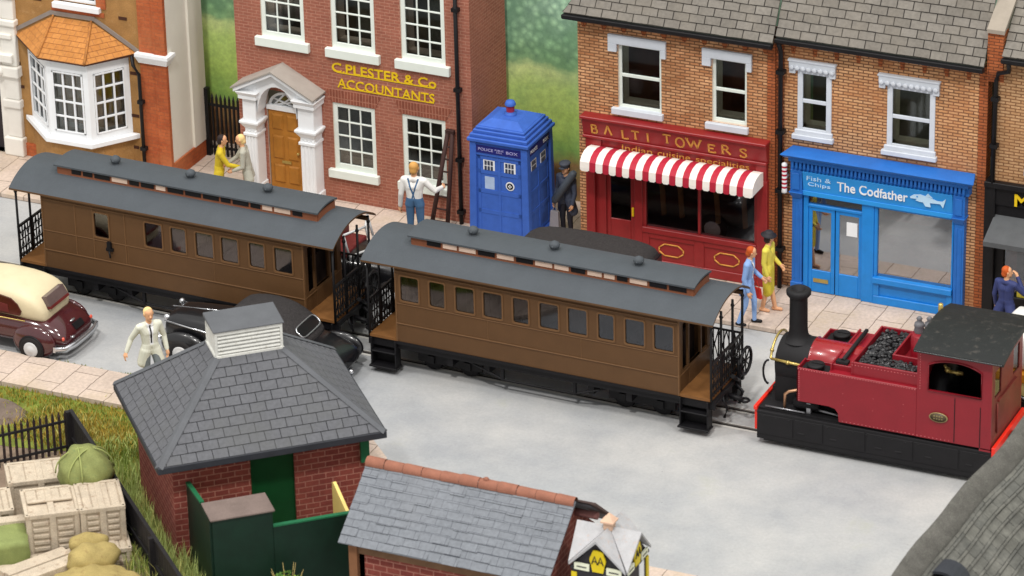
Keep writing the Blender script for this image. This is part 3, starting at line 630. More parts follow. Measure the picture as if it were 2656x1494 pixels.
# ------------------------------------------------------------------ red restaurant
def balti():
    t = thing('restaurant', 'orange brick restaurant with red BALTI TOWERS shopfront and striped awning', 'shop', (2.9, 1.85, .12))
    Y = 1.85; X0, X1 = .75, 5.07
    W1, W2 = (1.64, 2.59, 3.55, 4.98), (3.70, 4.45, 3.58, 4.98)
    b = MB(); b.wall(X0, 4.90, .12, 5.5, Y, .2, [W1, W2, (.98, 4.90, .12, 2.9)], rev=1); b.box(X0, X0+.15, Y+.2, 4.1, .12, 5.5); b.build('wall', [M_bb, M_sill], t)
    b = MB(); b.box(4.90, X1, Y-.025, Y+.25, .12, 5.48)
    for i in range(10):
        x = .9+i*.44; b.prism([(x-.09, 5.42), (x+.09, 5.42), (x+.03, 5.24), (x-.03, 5.24)], 'y', Y-.03, Y+.002)
    b.box(X0, 4.9, Y-.02, Y+.001, 5.42, 5.5); b.build('brick_quoin', M_oq, t)
    b = MB(); b.box(.9, 4.95, Y+1.0, Y+1.05, .12, 5.4); b.box(.9, 4.95, Y+.21, Y+1.3, 3.0, 3.05); b.build('room', M_roomr, t)
    b = MB()
    for a, c, d, e in (W1, W2): b.box(a+.02, c, Y+.2, Y+.42, d+.04, d+.1); b.box(a-.03, a+.05, Y+.2, Y+.44, d, e)
    b.build('window_board', M_sill, t)
    for a, c, d, e in (W1, W2):
        o = sash(t, a, c, d, e, Y, 1, 2, .06, .045, .05, M_offwhite, rails=(1,))
        s = MB(); s.box(a-.13, c+.05, Y-.09, Y+.06, 3.43, 3.57); s.build('sill', M_lintel, o, bevel=.01)
        s = MB(); s.box(a-.2, c+.12, Y-.07, Y+.0, 4.98, 5.18); s.box(a-.2, a-.01, Y-.07, Y+.0, 4.80, 4.98); s.box(c, c+.12, Y-.07, Y, 4.80, 4.98); s.build('lintel', M_lintel, o, bevel=.008)
    roof_front(t, .55, 5.10, Y-.27, 5.6, hip_left=True)
    # shopfront
    F = 1.72; s = MB()
    s.hexa([(.90, F-.02, 2.92), (4.95, F-.02, 2.92), (4.95, Y, 2.92), (.90, Y, 2.92)], [(.90, F-.10, 3.31), (4.95, F-.10, 3.31), (4.95, Y, 3.31), (.90, Y, 3.31)])
    s.box(.88, 4.97, F-.16, Y, 3.31, 3.37); s.box(.90, 4.95, F-.06, Y, 2.86, 2.92)
    fa = s.build('fascia', M_red, t, bevel=.012)
    curved_text(fa, F-.019, M_gilt)
    s = MB(); s.box(1.3, 4.7, F+.03, F+.06, 2.5, 2.86); s.box(.95, 1.3, F-.01, Y, 2.5, 2.86); s.box(4.7, 4.93, F-.01, Y, 2.5, 2.86); s.build('transom', M_red, t, bevel=.008)
    for wd_, xa, xb in (('Indian', 1.75, 2.42), ('cuisine', 2.54, 3.26), ('specialities', 3.38, 4.55)): lettering('sign_lettering', wd_, xa, xb, 2.66 if wd_ != 'specialities' else 2.635, 2.80, F+.03, M_gilt, t, .01, .0)
    s = MB(); s.box(.95, 1.14, F-.02, Y, .12, 2.5); s.box(4.72, 4.95, F-.02, Y, .12, 2.5); s.box(1.14, 1.36, F+.06, Y, .12, 2.5); s.box(2.02, 2.2, F, Y, .12, 2.5)
    s.box(2.2, 2.27, F+.02, Y-.02, .98, 2.5); s.box(3.42, 3.47, F+.02, Y-.03, 1.04, 2.5); s.box(4.66, 4.72, F+.02, Y-.02, .98, 2.5); s.box(2.2, 4.72, F-.03, Y, .92, 1.04); s.box(2.27, 4.66, F+.02, Y-.03, 2.38, 2.5)
    s.box(2.2, 4.72, F+.03, Y, .3, .92); s.box(2.2, 4.72, F, Y, .12, .32); s.box(2.2, 2.34, F, Y, .32, .92); s.box(3.34, 3.56, F, Y, .32, .92); s.box(4.58, 4.72, F, Y, .32, .92); s.box(2.34, 3.34, F, Y, .8, .92); s.box(3.56, 4.58, F, Y, .8, .92)
    s.build('shopfront', M_red, t, bevel=.01)
    for cx, cz in ((2.83, .575), (4.06, .585)):
        s = MB()
        for rx, rz in ((.27, .13),):
            pts = [(cx-rx+.12, cz+rz), (cx+rx-.12, cz+rz), (cx+rx, cz+rz-.09), (cx+rx, cz-rz+.09), (cx+rx-.12, cz-rz), (cx-rx+.12, cz-rz), (cx-rx, cz-rz+.09), (cx-rx, cz+rz-.09)]
            P = [(p[0], F+.02, p[1]) for p in pts]
            for a, c in zip(P, P[1:]+P[:1]): s.tube([a, c], .016, 5)
        s.build('gilt_ring', M_gilt, t)
    p = MB(); p.box(2.27, 3.42, Y-.06, Y-.052, 1.04, 2.38); p.box(3.47, 4.66, Y-.06, Y-.052, 1.04, 2.38); p.build('shop_window', M_shopglass, t)
    d = MB(); d.box(1.36, 1.45, F+.10, F+.14, .2, 2.36); d.box(1.90, 2.02, F+.10, F+.14, .2, 2.36); d.box(1.45, 1.9, F+.10, F+.14, .2, 1.06); d.box(1.45, 1.9, F+.10, F+.14, 2.22, 2.36); d.box(1.36, 2.02, F+.08, F+.15, .12, .2)
    do = d.build('door', M_red, t, bevel=.008)
    p = MB(); p.box(1.45, 1.9, F+.12, F+.126, 1.06, 2.22); p.build('pane', M_shopglass, do)
    p = MB(); p.box(1.93, 1.98, F+.06, F+.10, 1.18, 1.38); p.build('door_handle', M_gold, do, bevel=.01)
    for x in (2.55, 2.95, 3.75, 4.35):
        c = MB(); c.prism([(x-.18, 2.4), (x+.22, 2.4), (x+.06, 1.9), (x+.1, 1.3), (x, 1.25), (x-.04, 1.9)], 'y', Y+.06, Y+.10)
        c.build('curtain', M_curtain, t)
    # awning: rounded blind with a straight valance, 13 white and 12 red bands
    ax0, ax1 = 1.08, 4.87; prof = [(F-.02, 2.70), (F-.2, 2.735), (F-.38, 2.72), (F-.52, 2.66), (F-.6, 2.57), (F-.61, 2.44), (F-.61, 2.40)]
    nb = 25; e = .05; ws = [1.35 if i in (0, 24) else 1. if i % 2 == 0 else .92 for i in range(nb)]; tot = sum(ws); x = ax0; a = MB()
    for i in range(nb):
        w_ = (ax1-ax0)*ws[i]/tot; m_ = i % 2
        for (y0, z0), (y1, z1) in zip(prof, prof[1:]):
            a.face(((x, y0, z0), (x, y1, z1), (x+w_, y1, z1), (x+w_, y0, z0)), 1-m_ if False else m_, smooth=True)
            a.face(((x, y0+.0, z0-.025), (x+w_, y0, z0-.025), (x+w_, y1+.012, z1-.02), (x, y1+.012, z1-.02)), m_)
        z = 2.40; a.face(((x, F-.61, z), (x+w_, F-.61, z), (x+w_*.8, F-.61, z-.035), (x+w_*.2, F-.61, z-.035)), m_)
        x += w_
    for xx in (ax0, ax1): a.face([(xx, p[0], p[1]) for p in prof]+[(xx, F-.02, 2.40)], 0)
    a.build('awning', [M_aww, M_awr], t, weld=False)
balti()

# ------------------------------------------------------------------ blue fish shop
def cod():
    t = thing('fish_shop', 'buff brick fish and chip shop with a bright blue shopfront', 'shop', (7.3, 1.98, .12))
    Y = 1.98; X0, X1 = 5.07, 9.48; W1, W2 = (5.50, 6.22, 3.56, 4.99), (7.40, 8.40, 3.52, 4.96)
    b = MB(); b.wall(X0+.1, 9.4, .12, 5.62, Y, .2, [W1, W2, (5.6, 9.0, .12, 2.9)], rev=1); b.build('wall', [M_cb, M_sill], t)
    b = MB(); b.box(9.3, X1, Y-.02, Y+.25, .12, 5.6); b.box(X0, X0+.12, Y-.1, Y+.25, .12, 5.6)
    for i in range(9): x = 5.4+i*.46; b.prism([(x-.05, 5.44), (x+.05, 5.44), (x+.03, 5.28), (x-.03, 5.28)], 'y', Y-.03, Y+.002)
    b.box(X0, 9.3, Y-.025, Y+.001, 5.44, 5.6); b.build('brick_quoin', M_oq, t)
    b = MB(); b.box(5.3, 9.4, Y+1.4, Y+1.45, .12, 5.5); b.box(5.3, 9.4, Y+.21, Y+1.4, 3.0, 3.05); b.build('room', M_room, t)
    b = MB(); b.box(5.6, 9.0, Y+.02, Y+1.4, .13, .2); b.build('paving_reflection_floor', paint('paving_reflection_floor', lin(196, 178, 170), .6, .12, 3), t)  # floor colour lightened to imitate the paving mirrored in the window
    b = MB(); b.box(6.9, 8.9, Y+.9, Y+1.3, .2, 1.0); b.box(6.9, 8.9, Y+1.36, Y+1.39, 1.3, 2.1); b.build('counter', paint('red_reflection_counter', lin(168, 62, 66), .5, .35, 1.5), t)  # red box and panel imitate the red reflection in the shop glass
    b = MB()
    for a, c, d, e in (W1, W2): b.box(a+.05, c, Y+.2, Y+.42, d+.06, d+.14); b.box(a-.03, a+.11, Y+.2, Y+.42, d, e)
    b.build('window_board', M_sill, t)
    for i, (a, c, d, e) in enumerate((W1, W2)):
        o = sash(t, a, c, d, e, Y, 1, 2, .11, .05, -.03, M_lintel, rails=(1,))
        s = MB(); s.box(a-.10, c+.06, Y-.10, Y+.03, d-.10, d); s.box(a-.05, c+.03, Y-.06, Y+.02, d, d+.1); s.build('sill', M_lintel, o, bevel=.01)
        s = MB(); l, r_ = a-.17, c+.09; s.box(l, r_, Y-.09, Y, e-.0, e+.18); s.box(l-.02, r_+.02, Y-.11, Y, e+.15, e+.19); s.box(l, l+.13, Y-.07, Y, e-.12, e); s.box(r_-.13, r_, Y-.07, Y, e-.12, e)
        n = int((r_-l)/.12)
        for k in range(n): x = l+(r_-l)*(k+.5)/n; s.lathe([(0, 0), (.05, 0), (.05, .03), (0, .03)], (x, Y-.12, e+.02), 10, 'y')
        s.build('lintel', M_lintel, o, bevel=.006)
    roof_front(t, 5.12, 9.46, Y-.27, 5.7)
    # parapet between the roofs
    b = MB(); b.box(9.48, 9.80, Y-.12, Y+.2, 5.55, 6.38); b.hexa([(9.48, Y-.02, 5.3), (9.80, Y-.02, 5.3), (9.80, Y+.1, 5.3), (9.48, Y+.1, 5.3)], [(9.48, Y-.12, 5.55), (9.80, Y-.12, 5.55), (9.80, Y+.1, 5.55), (9.48, Y+.1, 5.55)]); b.build('parapet', M_oq, t)
    b = MB(); b.hexa([(9.47, Y-.16, 6.38), (9.83, Y-.16, 6.38), (9.83, Y+2.6, 8.1), (9.47, Y+2.6, 8.1)], [(9.47, Y-.16, 6.46), (9.83, Y-.16, 6.46), (9.83, Y+2.6, 8.2), (9.47, Y+2.6, 8.2)]); b.hexa([(9.5, Y-.05, 5.6), (9.78, Y-.05, 5.6), (9.78, Y+2.6, 7.2), (9.5, Y+2.6, 7.2)], [(9.5, Y-.05, 6.40), (9.78, Y-.05, 6.40), (9.78, Y+2.6, 8.12), (9.5, Y+2.6, 8.12)]); b.build('coping', paint('coping_stone', lin(150, 140, 128), .8, .12), t)
    drainpipe('drainpipe', [(5.19, Y-.3, 5.58), (5.19, Y-.17, 5.35), (5.19, Y-.17, .14)], .05, [(5.19, Y-.15, z) for z in (4.9, 3.6, 2.3, 1.0)], t)
    # shopfront
    F = 1.86; s = MB()
    s.hexa([(5.34, F-.26, 3.16), (9.32, F-.26, 3.16), (9.26, Y, 3.16), (5.40, Y, 3.16)], [(5.28, F-.34, 3.24), (9.38, F-.34, 3.24), (9.26, Y, 3.28), (5.40, Y, 3.28)])
    s.box(5.42, 9.22, F-.2, Y, 3.06, 3.16)
    co = s.build('cornice', M_blued, t, bevel=.008)
    s = MB()
    n = 44
    for i in range(n): x = 5.5+(9.12-5.5)*i/(n-1); s.box(x-.022, x+.022, F-.17, F-.05, 2.92, 3.06)
    s.box(5.42, 9.2, F-.06, Y, 2.84, 3.06); s.build('dentils', M_blued, co)
    for x0, x1 in ((5.43, 5.68), (8.88, 9.13)):
        s = MB(); s.box(x0+.02, x1-.02, F-.04, Y, .3, 2.3); s.box(x0, x1, F-.07, Y, .12, .32); s.box(x0, x1, F-.1, Y, 2.36, 2.84); s.box(x0+.05, x1-.05, F-.13, F-.1, 2.42, 2.78)
        s.hexa([(x0+.03, F-.06, 2.2), (x1-.03, F-.06, 2.2), (x1-.03, Y, 2.2), (x0+.03, Y, 2.2)], [(x0-.02, F-.16, 2.36), (x1+.02, F-.16, 2.36), (x1+.02, Y, 2.36), (x0-.02, Y, 2.36)])
        s.box(x0+.06, x0+.09, F-.055, F-.04, .4, 2.1); s.box(x1-.09, x1-.06, F-.055, F-.04, .4, 2.1)
        s.build('pilaster', M_blued, t, bevel=.008)
    s = MB(); s.hexa([(5.69, F-.05, 2.40), (8.87, F-.05, 2.40), (8.87, Y-.02, 2.40), (5.69, Y-.02, 2.40)], [(5.69, F-.11, 2.83), (8.87, F-.11, 2.83), (8.87, Y-.02, 2.83), (5.69, Y-.02, 2.83)]); s.box(5.68, 8.88, F-.07, Y, 2.30, 2.40)
    sg = s.build('signboard', M_sign, t, bevel=.006)
    yS = F-.075
    lettering('sign_lettering', 'Fish &', 5.78, 6.30, 2.655, 2.755, yS-.012, M_fish, sg, .012); lettering('sign_lettering', 'Chips', 5.80, 6.28, 2.505, 2.61, yS+.004, M_fish, sg, .012)
    lettering('sign_lettering', 'The Codfather', 6.43, 7.93, 2.52, 2.735, yS-.004, M_white, sg, .016, .012)
    f = MB(); fy_ = yS-.02
    body = [(7.98, 2.66), (8.06, 2.72), (8.2, 2.745), (8.4, 2.70), (8.56, 2.655), (8.66, 2.66), (8.74, 2.73), (8.71, 2.63), (8.68, 2.52), (8.62, 2.60), (8.5, 2.595), (8.36, 2.585), (8.2, 2.58), (8.1, 2.60), (8.13, 2.635), (8.0, 2.63)]
    f.prism(body, 'y', fy_, fy_-.012); f.prism([(8.3, 2.72), (8.36, 2.79), (8.46, 2.70)], 'y', fy_+.001, fy_-.011); f.prism([(8.25, 2.59), (8.31, 2.50), (8.42, 2.50), (8.40, 2.60)], 'y', fy_+.001, fy_-.011)
    f.build('fish_emblem', M_fish, sg, recalc=True)
    f = MB(); f.box(8.12, 8.15, fy_-.02, fy_-.012, 2.675, 2.70); f.build('fish_eye', M_sign, sg)
    # doors and fanlight
    s = MB(); s.box(5.68, 5.78, F, Y, .12, 2.3); s.box(6.94, 7.2, F-.02, Y, .12, 2.3); s.box(5.78, 6.94, F, Y, 2.03, 2.09); s.box(5.78, 6.94, F, Y, 2.26, 2.30)
    s.box(7.2, 7.27, F, Y-.02, .66, 2.3); s.box(8.84, 8.88, F, Y-.02, .66, 2.3); s.box(7.27, 8.84, F, Y-.02, 2.24, 2.3); s.box(7.2, 8.88, F-.08, Y, .60, .72); s.box(7.2, 8.88, F+.02, Y, .3, .60); s.box(7.2, 8.88, F-.03, Y, .12, .3); s.box(7.2, 7.32, F-.02, Y, .3, .6); s.box(8.76, 8.88, F-.02, Y, .3, .6); s.box(7.32, 8.76, F-.02, Y, .54, .6)
    s.build('shopfront', M_blue, t, bevel=.008)
    s = MB(); s.box(5.78, 6.94, F+.06, F+.066, 2.09, 2.26); s.build('fanlight', M_shopglass, t)
    s = MB(); s.box(7.27, 8.84, F+.05, F+.056, .72, 2.24); s.build('shop_window', M_mirrorglass, t)
    for k, (a, c) in enumerate(((5.78, 6.345), (6.365, 6.94))):
        d = MB(); d.box(a, a+.08, F+.03, F+.08, .13, 2.03); d.box(c-.08, c, F+.03, F+.08, .13, 2.03); d.box(a+.08, c-.08, F+.03, F+.08, .13, .62); d.box(a+.08, c-.08, F+.03, F+.08, 1.94, 2.03)
        do = d.build('door', M_blue, t, bevel=.008)
        p = MB(); p.box(a+.08, c-.08, F+.05, F+.056, .62, 1.94); p.build('pane', M_mirrorglass, do)
        p = MB()
        if k == 0: p.box(5.90, 6.22, F+.01, F+.03, .36, .44); p.build('letter_plate', M_brass, do)
        else: p.box(6.60, 6.83, F+.036, F+.045, 1.50, 1.80); p.build('notice', M_white, do)
cod()
t = thing('barber_pole', 'short red and white striped pole on the pier between the two shops', 'pole', (5.33, 1.7, 2.4))
b = MB(); L = 12
for i in range(L): b.lathe([(.055, 2.38+i*.045), (.055, 2.38+(i+1)*.045)], (5.32, 1.72, 0), 10, m=i % 2)
b.build('striped_shaft', [M_white, M_awr], t)
b = MB(); b.lathe([(0, 2.30), (.06, 2.33), (.06, 2.38)], (5.32, 1.72, 0), 10); b.lathe([(.06, 2.92), (.06, 2.96), (0, 3.0)], (5.32, 1.72, 0), 10); b.box(5.30, 5.34, 1.72, 1.96, 2.60, 2.64); b.build('bracket', M_white, t)

# ------------------------------------------------------------------ black shop at the right edge
def black_shop():
    t = thing('black_shop', 'pale brick shop with a black fascia, yellow letter and dark grey canopy', 'shop', (11, 1.9, .12))
    Y = 1.95; b = MB(); b.wall(9.62, 14, 3.2, 5.95, Y, .2, [(10.42, 11.3, 3.6, 5.1)]); b.build('wall', M_rb, t)
    o = sash(t, 10.42, 11.3, 3.6, 5.1, Y, 1, 2, .08, .05, .0, M_lintel, rails=(1,)); s = MB(); s.box(10.3, 11.4, Y-.1, Y+.05, 3.46, 3.6); s.build('sill', M_lintel, o)
    b = MB(); b.box(10.2, 11.6, Y+.6, Y+.65, 3.3, 5.5); b.build('room', M_room, t)
    roof_front(t, 9.83, 14, Y-.25, 5.98, pitch=45)
    drainpipe('drainpipe', [(9.98, Y-.28, 5.88), (9.96, Y-.2, 5.66), (9.72, Y-.12, 5.56), (9.68, Y-.1, 5.4), (9.66, Y-.1, 3.2)], .045, [(9.67, Y-.09, z) for z in (5.0, 4.0)], t)
    b = MB(); b.box(9.50, 14, Y-.14, Y+.2, 3.10, 3.22); b.box(9.50, 14, Y-.06, Y+.2, 2.72, 3.10); b.box(9.50, 9.72, Y-.1, Y+.2, .12, 3.1); b.box(9.72, 14, Y-.02, Y+.2, 2.35, 2.72); b.box(9.72, 14, Y-.05, Y+.2, .12, .75); b.box(9.72, 9.9, Y, Y+.2, .75, 2.4)
    b.build('shopfront', M_black, t, bevel=.01)
    lettering('sign_lettering', 'M', 10.12, 10.40, 2.76, 3.02, Y-.06, M_gold, t, .03, .02)
    b = MB(); b.hexa([(9.70, Y-.72, 2.10), (14, Y-.72, 2.10), (14, Y, 2.40), (9.70, Y, 2.40)], [(9.70, Y-.72, 2.20), (14, Y-.72, 2.20), (14, Y, 2.50), (9.70, Y, 2.50)]); b.build('canopy', paint('canopy_grey', lin(84, 86, 88), .8, .1, 4, bump=.2), t)
    b = MB(); b.box(9.9, 14, Y+.9, Y+.95, .12, 2.6); b.build('room', paint('dim_yellow_room', lin(120, 104, 60), .9, .4, 1.5), t)
    b = MB(); b.box(10.2, 14, Y-.0, Y+.3, .62, .9); b.build('counter', paint('yellow_counter', lin(188, 172, 60), .6), t)
    b = MB(); b.box(9.9, 14, Y+.06, Y+.066, .9, 2.35); b.build('shop_window', M_shopglass, t)
black_shop()
# ------------------------------------------------------------------ tramway coaches
M_cb_ = paint('coach_brown', lin(92, 65, 40), .5, .08, 2.5, fine=.08, bump=.08)
M_cbl = paint('coach_beading', lin(108, 78, 50), .45, .08)
M_croof = paint('coach_roof_grey', lin(72, 77, 82), .7, .07, 2, bump=.15, fine=.08)
M_crim = paint('roof_rim_brown', lin(92, 66, 42), .6)
M_clr = paint('clerestory_brown', lin(128, 78, 54), .6, .15)
M_slot = paint('clerestory_pale', lin(212, 186, 168), .6)
M_inner = paint('coach_interior', lin(52, 38, 34), .8, .25)
def coach(label, loc, rz, wins, guard):
    """local x runs along the coach from its left bulkhead, y away from the viewer"""
    t = thing('coach', label, 'railway coach', loc, rz, 'brown tramway coaches')
    L, W, zb, ze = 6.05, 1.56, .75, 2.40
    B = lambda mb, n, m, p=t, **k: mb.build(n, m, p, local=True, **k)
    zw0, zw1 = 1.64, 2.20; holes = [(c-w_/2, c+w_/2, zw0, zw1) for c, w_ in wins]
    b = MB(); b.wall(0, L, zb, ze, 0, .05, holes)
    b.M = Matrix.Translation((L, W, 0)) @ Matrix.Rotation(PI, 4, 'Z'); b.wall(0, L, zb, ze, 0, .05, [(L-h[1], L-h[0], h[2], h[3]) for h in holes]); b.M = None
    for x0, x1 in ((0, .05), (L-.05, L)):
        b.box(x0, x1, .05, W-.05, zb, 1.2); b.box(x0, x1, .05, .18, 1.2, ze); b.box(x0, x1, W-.18, W-.05, 1.2, ze); b.box(x0, x1, .18, W-.18, 2.2, 2.62)
        b.box(x0, x1, W/2-.33, W/2-.27, 1.2, 2.2); b.box(x0, x1, W/2+.27, W/2+.33, 1.2, 2.2)
        b.box(x0-.012, x1+.012, W/2-.29, W/2+.29, zb, 1.2)
    for k in (.42, .6): pass
    body = B(b, 'body', M_cb_)
    b = MB()
    for z, h, d in ((1.15, .022, .016), (2.29, .025, .02), (1.585, .016, .012)):
        b.box(-.005, L+.005, -d, .001, z-h/2, z+h/2)
    b.box(-.012, .02, -.012, .05, zb, ze); b.box(L-.02, L+.012, -.012, .05, zb, ze); b.box(L, L+.014, 0, W, 1.14, 1.16)
    xs = [.78, 1.2, 1.95] if guard else []
    for x in xs: b.box(x-.012, x+.012, -.01, .001, 1.15, 2.29)
    for x in (2.0, 4.0): b.box(x-.006, x+.006, -.006, .001, 1.15, 1.58)
    B(b, 'beading', M_cbl, body, bevel=.006)
    for c, w_ in wins:
        f = MB(); a, d = c-w_/2, c+w_/2
        # raised bolection with rounded corners
        def rr(x0, x1, z0, z1, r, n=4):
            P = []
            for cx, cz, s0 in ((x1-r, z1-r, 0), (x0+r, z1-r, 90), (x0+r, z0+r, 180), (x1-r, z0+r, 270)):
                for i in range(n+1): P.append((cx+r*math.cos(R(s0+90*i/n)), cz+r*math.sin(R(s0+90*i/n))))
            return P
        o1, i1 = rr(a-.018, d+.018, zw0-.018, zw1+.018, .05), rr(a+.012, d-.012, zw0+.012, zw1-.012, .045)
        n = len(o1)
        for k in range(n):
            j = (k+1) % n
            f.face([(o1[k][0], -.014, o1[k][1]), (o1[j][0], -.014, o1[j][1]), (i1[j][0], -.014, i1[j][1]), (i1[k][0], -.014, i1[k][1])]); f.face([(i1[k][0], -.014, i1[k][1]), (i1[j][0], -.014, i1[j][1]), (i1[j][0], .04, i1[j][1]), (i1[k][0], .04, i1[k][1])]); f.face([(o1[j][0], -.014, o1[j][1]), (o1[k][0], -.014, o1[k][1]), (o1[k][0], .001, o1[k][1]), (o1[j][0], .001, o1[j][1])])
        fo = B(f, 'window', M_cbl, body, recalc=True)
        p = MB(); p.box(a, d, .018, .022, zw0, zw1); B(p, 'pane', M_coachglass, fo)
        p = MB(); p.box(a, d, W-.022, W-.018, zw0, zw1); B(p, 'far_pane', M_coachglass, fo)
    b = MB(); b.box(.05, L-.05, .05, W-.05, .76, .84); B(b, 'floor', M_inner)
    for k in range(7):
        x = .45+k*.82
        if guard and x < 2.2: continue
        for y0, y1 in ((.08, .6), (W-.6, W-.08)): b = MB(); b.box(x, x+.36, y0, y1, .84, 1.2); b.box(x+.3, x+.36, y0, y1, 1.2, 1.62); B(b, 'seat', M_inner)
    if guard:
        b = MB(); b.box(1.53, 1.62, -.06, 0, 1.42, 1.60); b.box(1.50, 1.66, -.05, 0, 1.40, 1.46); b.tube([(1.57, -.04, 1.4), (1.60, -.06, 1.26)], .02, 6); B(b, 'lamp_bracket', M_satin)
        b = MB(); b.box(.05, 2.1, .4, .45, .84, 2.3); B(b, 'guard_partition', M_inner)
    # roof: arched sheet over body and balconies
    def arc(y0, y1, z0, rise, n=14):
        c = y1-y0; r = (c*c/4+rise*rise)/(2*rise); a = math.asin(c/2/r)
        return [((y0+y1)/2+r*math.sin(-a+2*a*i/n), z0+rise-r+r*math.cos(-a+2*a*i/n)) for i in range(n+1)]
    A = arc(-.13, W+.13, 2.45, .30); A2 = arc(-.13, W+.13, 2.41, .30); x0, x1 = -.68, L+.76
    b = MB(); n = len(A)-1
    for i in range(n):
        (ya, za), (yb, zb_), (yc, zc), (yd, zd) = A[i], A[i+1], A2[i+1], A2[i]
        b.face(((x0, ya, za), (x1, ya, za), (x1, yb, zb_), (x0, yb, zb_)), 0, smooth=True); b.face(((x0, yd, zd), (x0, yc, zc), (x1, yc, zc), (x1, yd, zd)), 1)
        b.face(((x1, yd, zd), (x1, yc, zc), (x1, yb, zb_), (x1, ya, za)), 1); b.face(((x0, ya, za), (x0, yb, zb_), (x0, yc, zc), (x0, yd, zd)), 1)
    b.face(((x0, A2[0][0], A2[0][1]), (x1, A2[0][0], A2[0][1]), (x1, A[0][0], A[0][1]), (x0, A[0][0], A[0][1])), 1); b.face(((x0, A[-1][0], A[-1][1]), (x1, A[-1][0], A[-1][1]), (x1, A2[-1][0], A2[-1][1]), (x0, A2[-1][0], A2[-1][1])), 1)
    b.box(x0+.1, x1-.1, -.02, .06, 2.36, 2.43, 1); b.box(x0+.1, x1-.1, W-.06, W+.02, 2.36, 2.43, 1)
    rf = B(b, 'roof', [M_croof, M_crim], bevel=0)
    # clerestory
    lx0, lx1, ly0, ly1 = .12, L+.17, .38, W-.38
    b = MB()
    for y in (ly0+.03, ly1-.07): b.box(lx0+.06, lx1-.04, y, y+.04, 2.68, 2.90, 0)
    b.box(lx1-.06, lx1-.02, ly0+.05, ly1-.05, 2.68, 2.87); b.box(lx0+.04, lx0+.08, ly0+.05, ly1-.05, 2.68, 2.87)
    rnd = random.Random(3 if guard else 9); x = lx0+.4
    while x < lx1-.5:
        w_ = rnd.choice((.22, .3, .36)); b.box(x, x+w_, ly0+.018, ly0+.034, 2.755, 2.85, 2 if rnd.random() < (.22 if guard else .3) else 1); x += w_+.05
    cl = B(b, 'clerestory', [M_clr, M_satin, M_slot], rf)
    C = arc(ly0-.02, ly1+.02, 2.91, .06, 8); b = MB()
    for i in range(8):
        (ya, za), (yb, zb_) = C[i], C[i+1]
        b.hexa([(lx0, ya, za-.035), (lx1, ya, za-.035), (lx1, yb, zb_-.035), (lx0, yb, zb_-.035)], [(lx0, ya, za), (lx1, ya, za), (lx1, yb, zb_), (lx0, yb, zb_)])
    B(b, 'clerestory_roof', M_croof, cl, weld=True)
    for x in (1.35, 3.1, 4.88):
        b = MB(); b.lathe([(.075, 0), (.06, .04), (.09, .06), (.11, .11), (.09, .16), (.04, .19), (0, .2)], (x, W/2, 2.955), 12); b.ball((x, W/2-.09, 3.055), .03, 6); B(b, 'torpedo_vent', M_croof, rf)
    # underframe
    b = MB(); b.box(-.66, L+.72, .04, .12, .56, .75); b.box(-.66, L+.72, W-.12, W-.04, .56, .75); b.box(-.66, L+.72, .12, W-.12, .66, .745); b.box(-.02, L+.02, -.02, .04, .69, .752)
    for x in (1.1, 1.9, L-1.9, L-1.1): b.box(x-.06, x+.06, .1, W-.1, .36, .66)
    for xx in (.95, L-.95):
        b.box(xx-.7, xx+.7, .38, .44, .2, .5); b.box(xx-.7, xx+.7, W-.44, W-.38, .2, .5)
        for d in (-.4, .4): b.box(xx+d-.07, xx+d+.07, .34, .4, .2, .36)
    for y in (.1, W-.1):
        b.tube([(1.5, y, .56), (2.25, y, .30), (L-2.25, y, .30), (L-1.5, y, .56)], .022, 6); b.box(2.22, 2.28, y-.03, y+.03, .28, .58); b.box(L-2.28, L-2.22, y-.03, y+.03, .28, .58)
    uf = B(b, 'underframe', M_satin)
    for xx in (.95, L-.95):
        for d in (-.4, .4):
            for y in (.46, W-.46):
                b = MB(); b.lathe([(0, -.03), (.2, -.03), (.23, .03), (.2, .04), (0, .03)], (xx+d, y, .235), 18, 'y'); B(b, 'wheel', M_satin, uf)
    # balconies with lattice railings and footboards
    for sgn, xe, xi in ((-1, -.62, 0.), (1, L+.66, L)):
        b = MB(); a, c = min(xe, xi), max(xe, xi); b.box(a, c, 0, W, .745, .80); B(b, 'platform', paint('platform_brown', lin(122, 82, 44), .6, .1))
        for y in (.02, .5, W-.5, W-.02): b = MB(); b.tube([(xe, y, .75), (xe, y, 2.45)], .028, 6); b.ball((xe, y, 2.33), .045, 6); B(b, 'roof_post', M_black)
        b = MB(); nx = xe
        b.box(nx-.02, nx+.02, 0, W, 1.50, 1.55); b.box(nx-.02, nx+.02, 0, W, .84, .88)
        for i in range(15): y = .05+i*(W-.1)/14; b.box(nx-.01, nx+.01, y-.012, y+.012, .8, 1.52)
        for zz in (1.0, 1.2, 1.36):
            for i in range(14): y = .05+(i+.5)*(W-.1)/14; b.box(nx-.008, nx+.008, y-.05, y+.05, zz-.01, zz+.012)
        for i in range(7):
            y = .05+i*(W-.1)/7
            b.tube([(nx, y, .88), (nx, y+(W-.1)/7, 1.5)], .01, 4); b.tube([(nx, y+(W-.1)/7, .88), (nx, y, 1.5)], .01, 4)
        for y in (W-.02,):
            b.box(a, c, y-.012, y+.012, 1.5, 1.54)
            for i in range(6): x = a+(i+.5)*(c-a)/6; b.box(x-.012, x+.012, y-.01, y+.01, .8, 1.5)
            for i in range(4): b.tube([(a+i*(c-a)/4, y, .85), (a+(i+1)*(c-a)/4, y, 1.5)], .012, 4); b.tube([(a+(i+1)*(c-a)/4, y, .85), (a+i*(c-a)/4, y, 1.5)], .012, 4)
        B(b, 'railing', M_black)
        s0, s1 = (xe+.04, xi-.02) if sgn < 0 else (xi+.02, xe-.04)
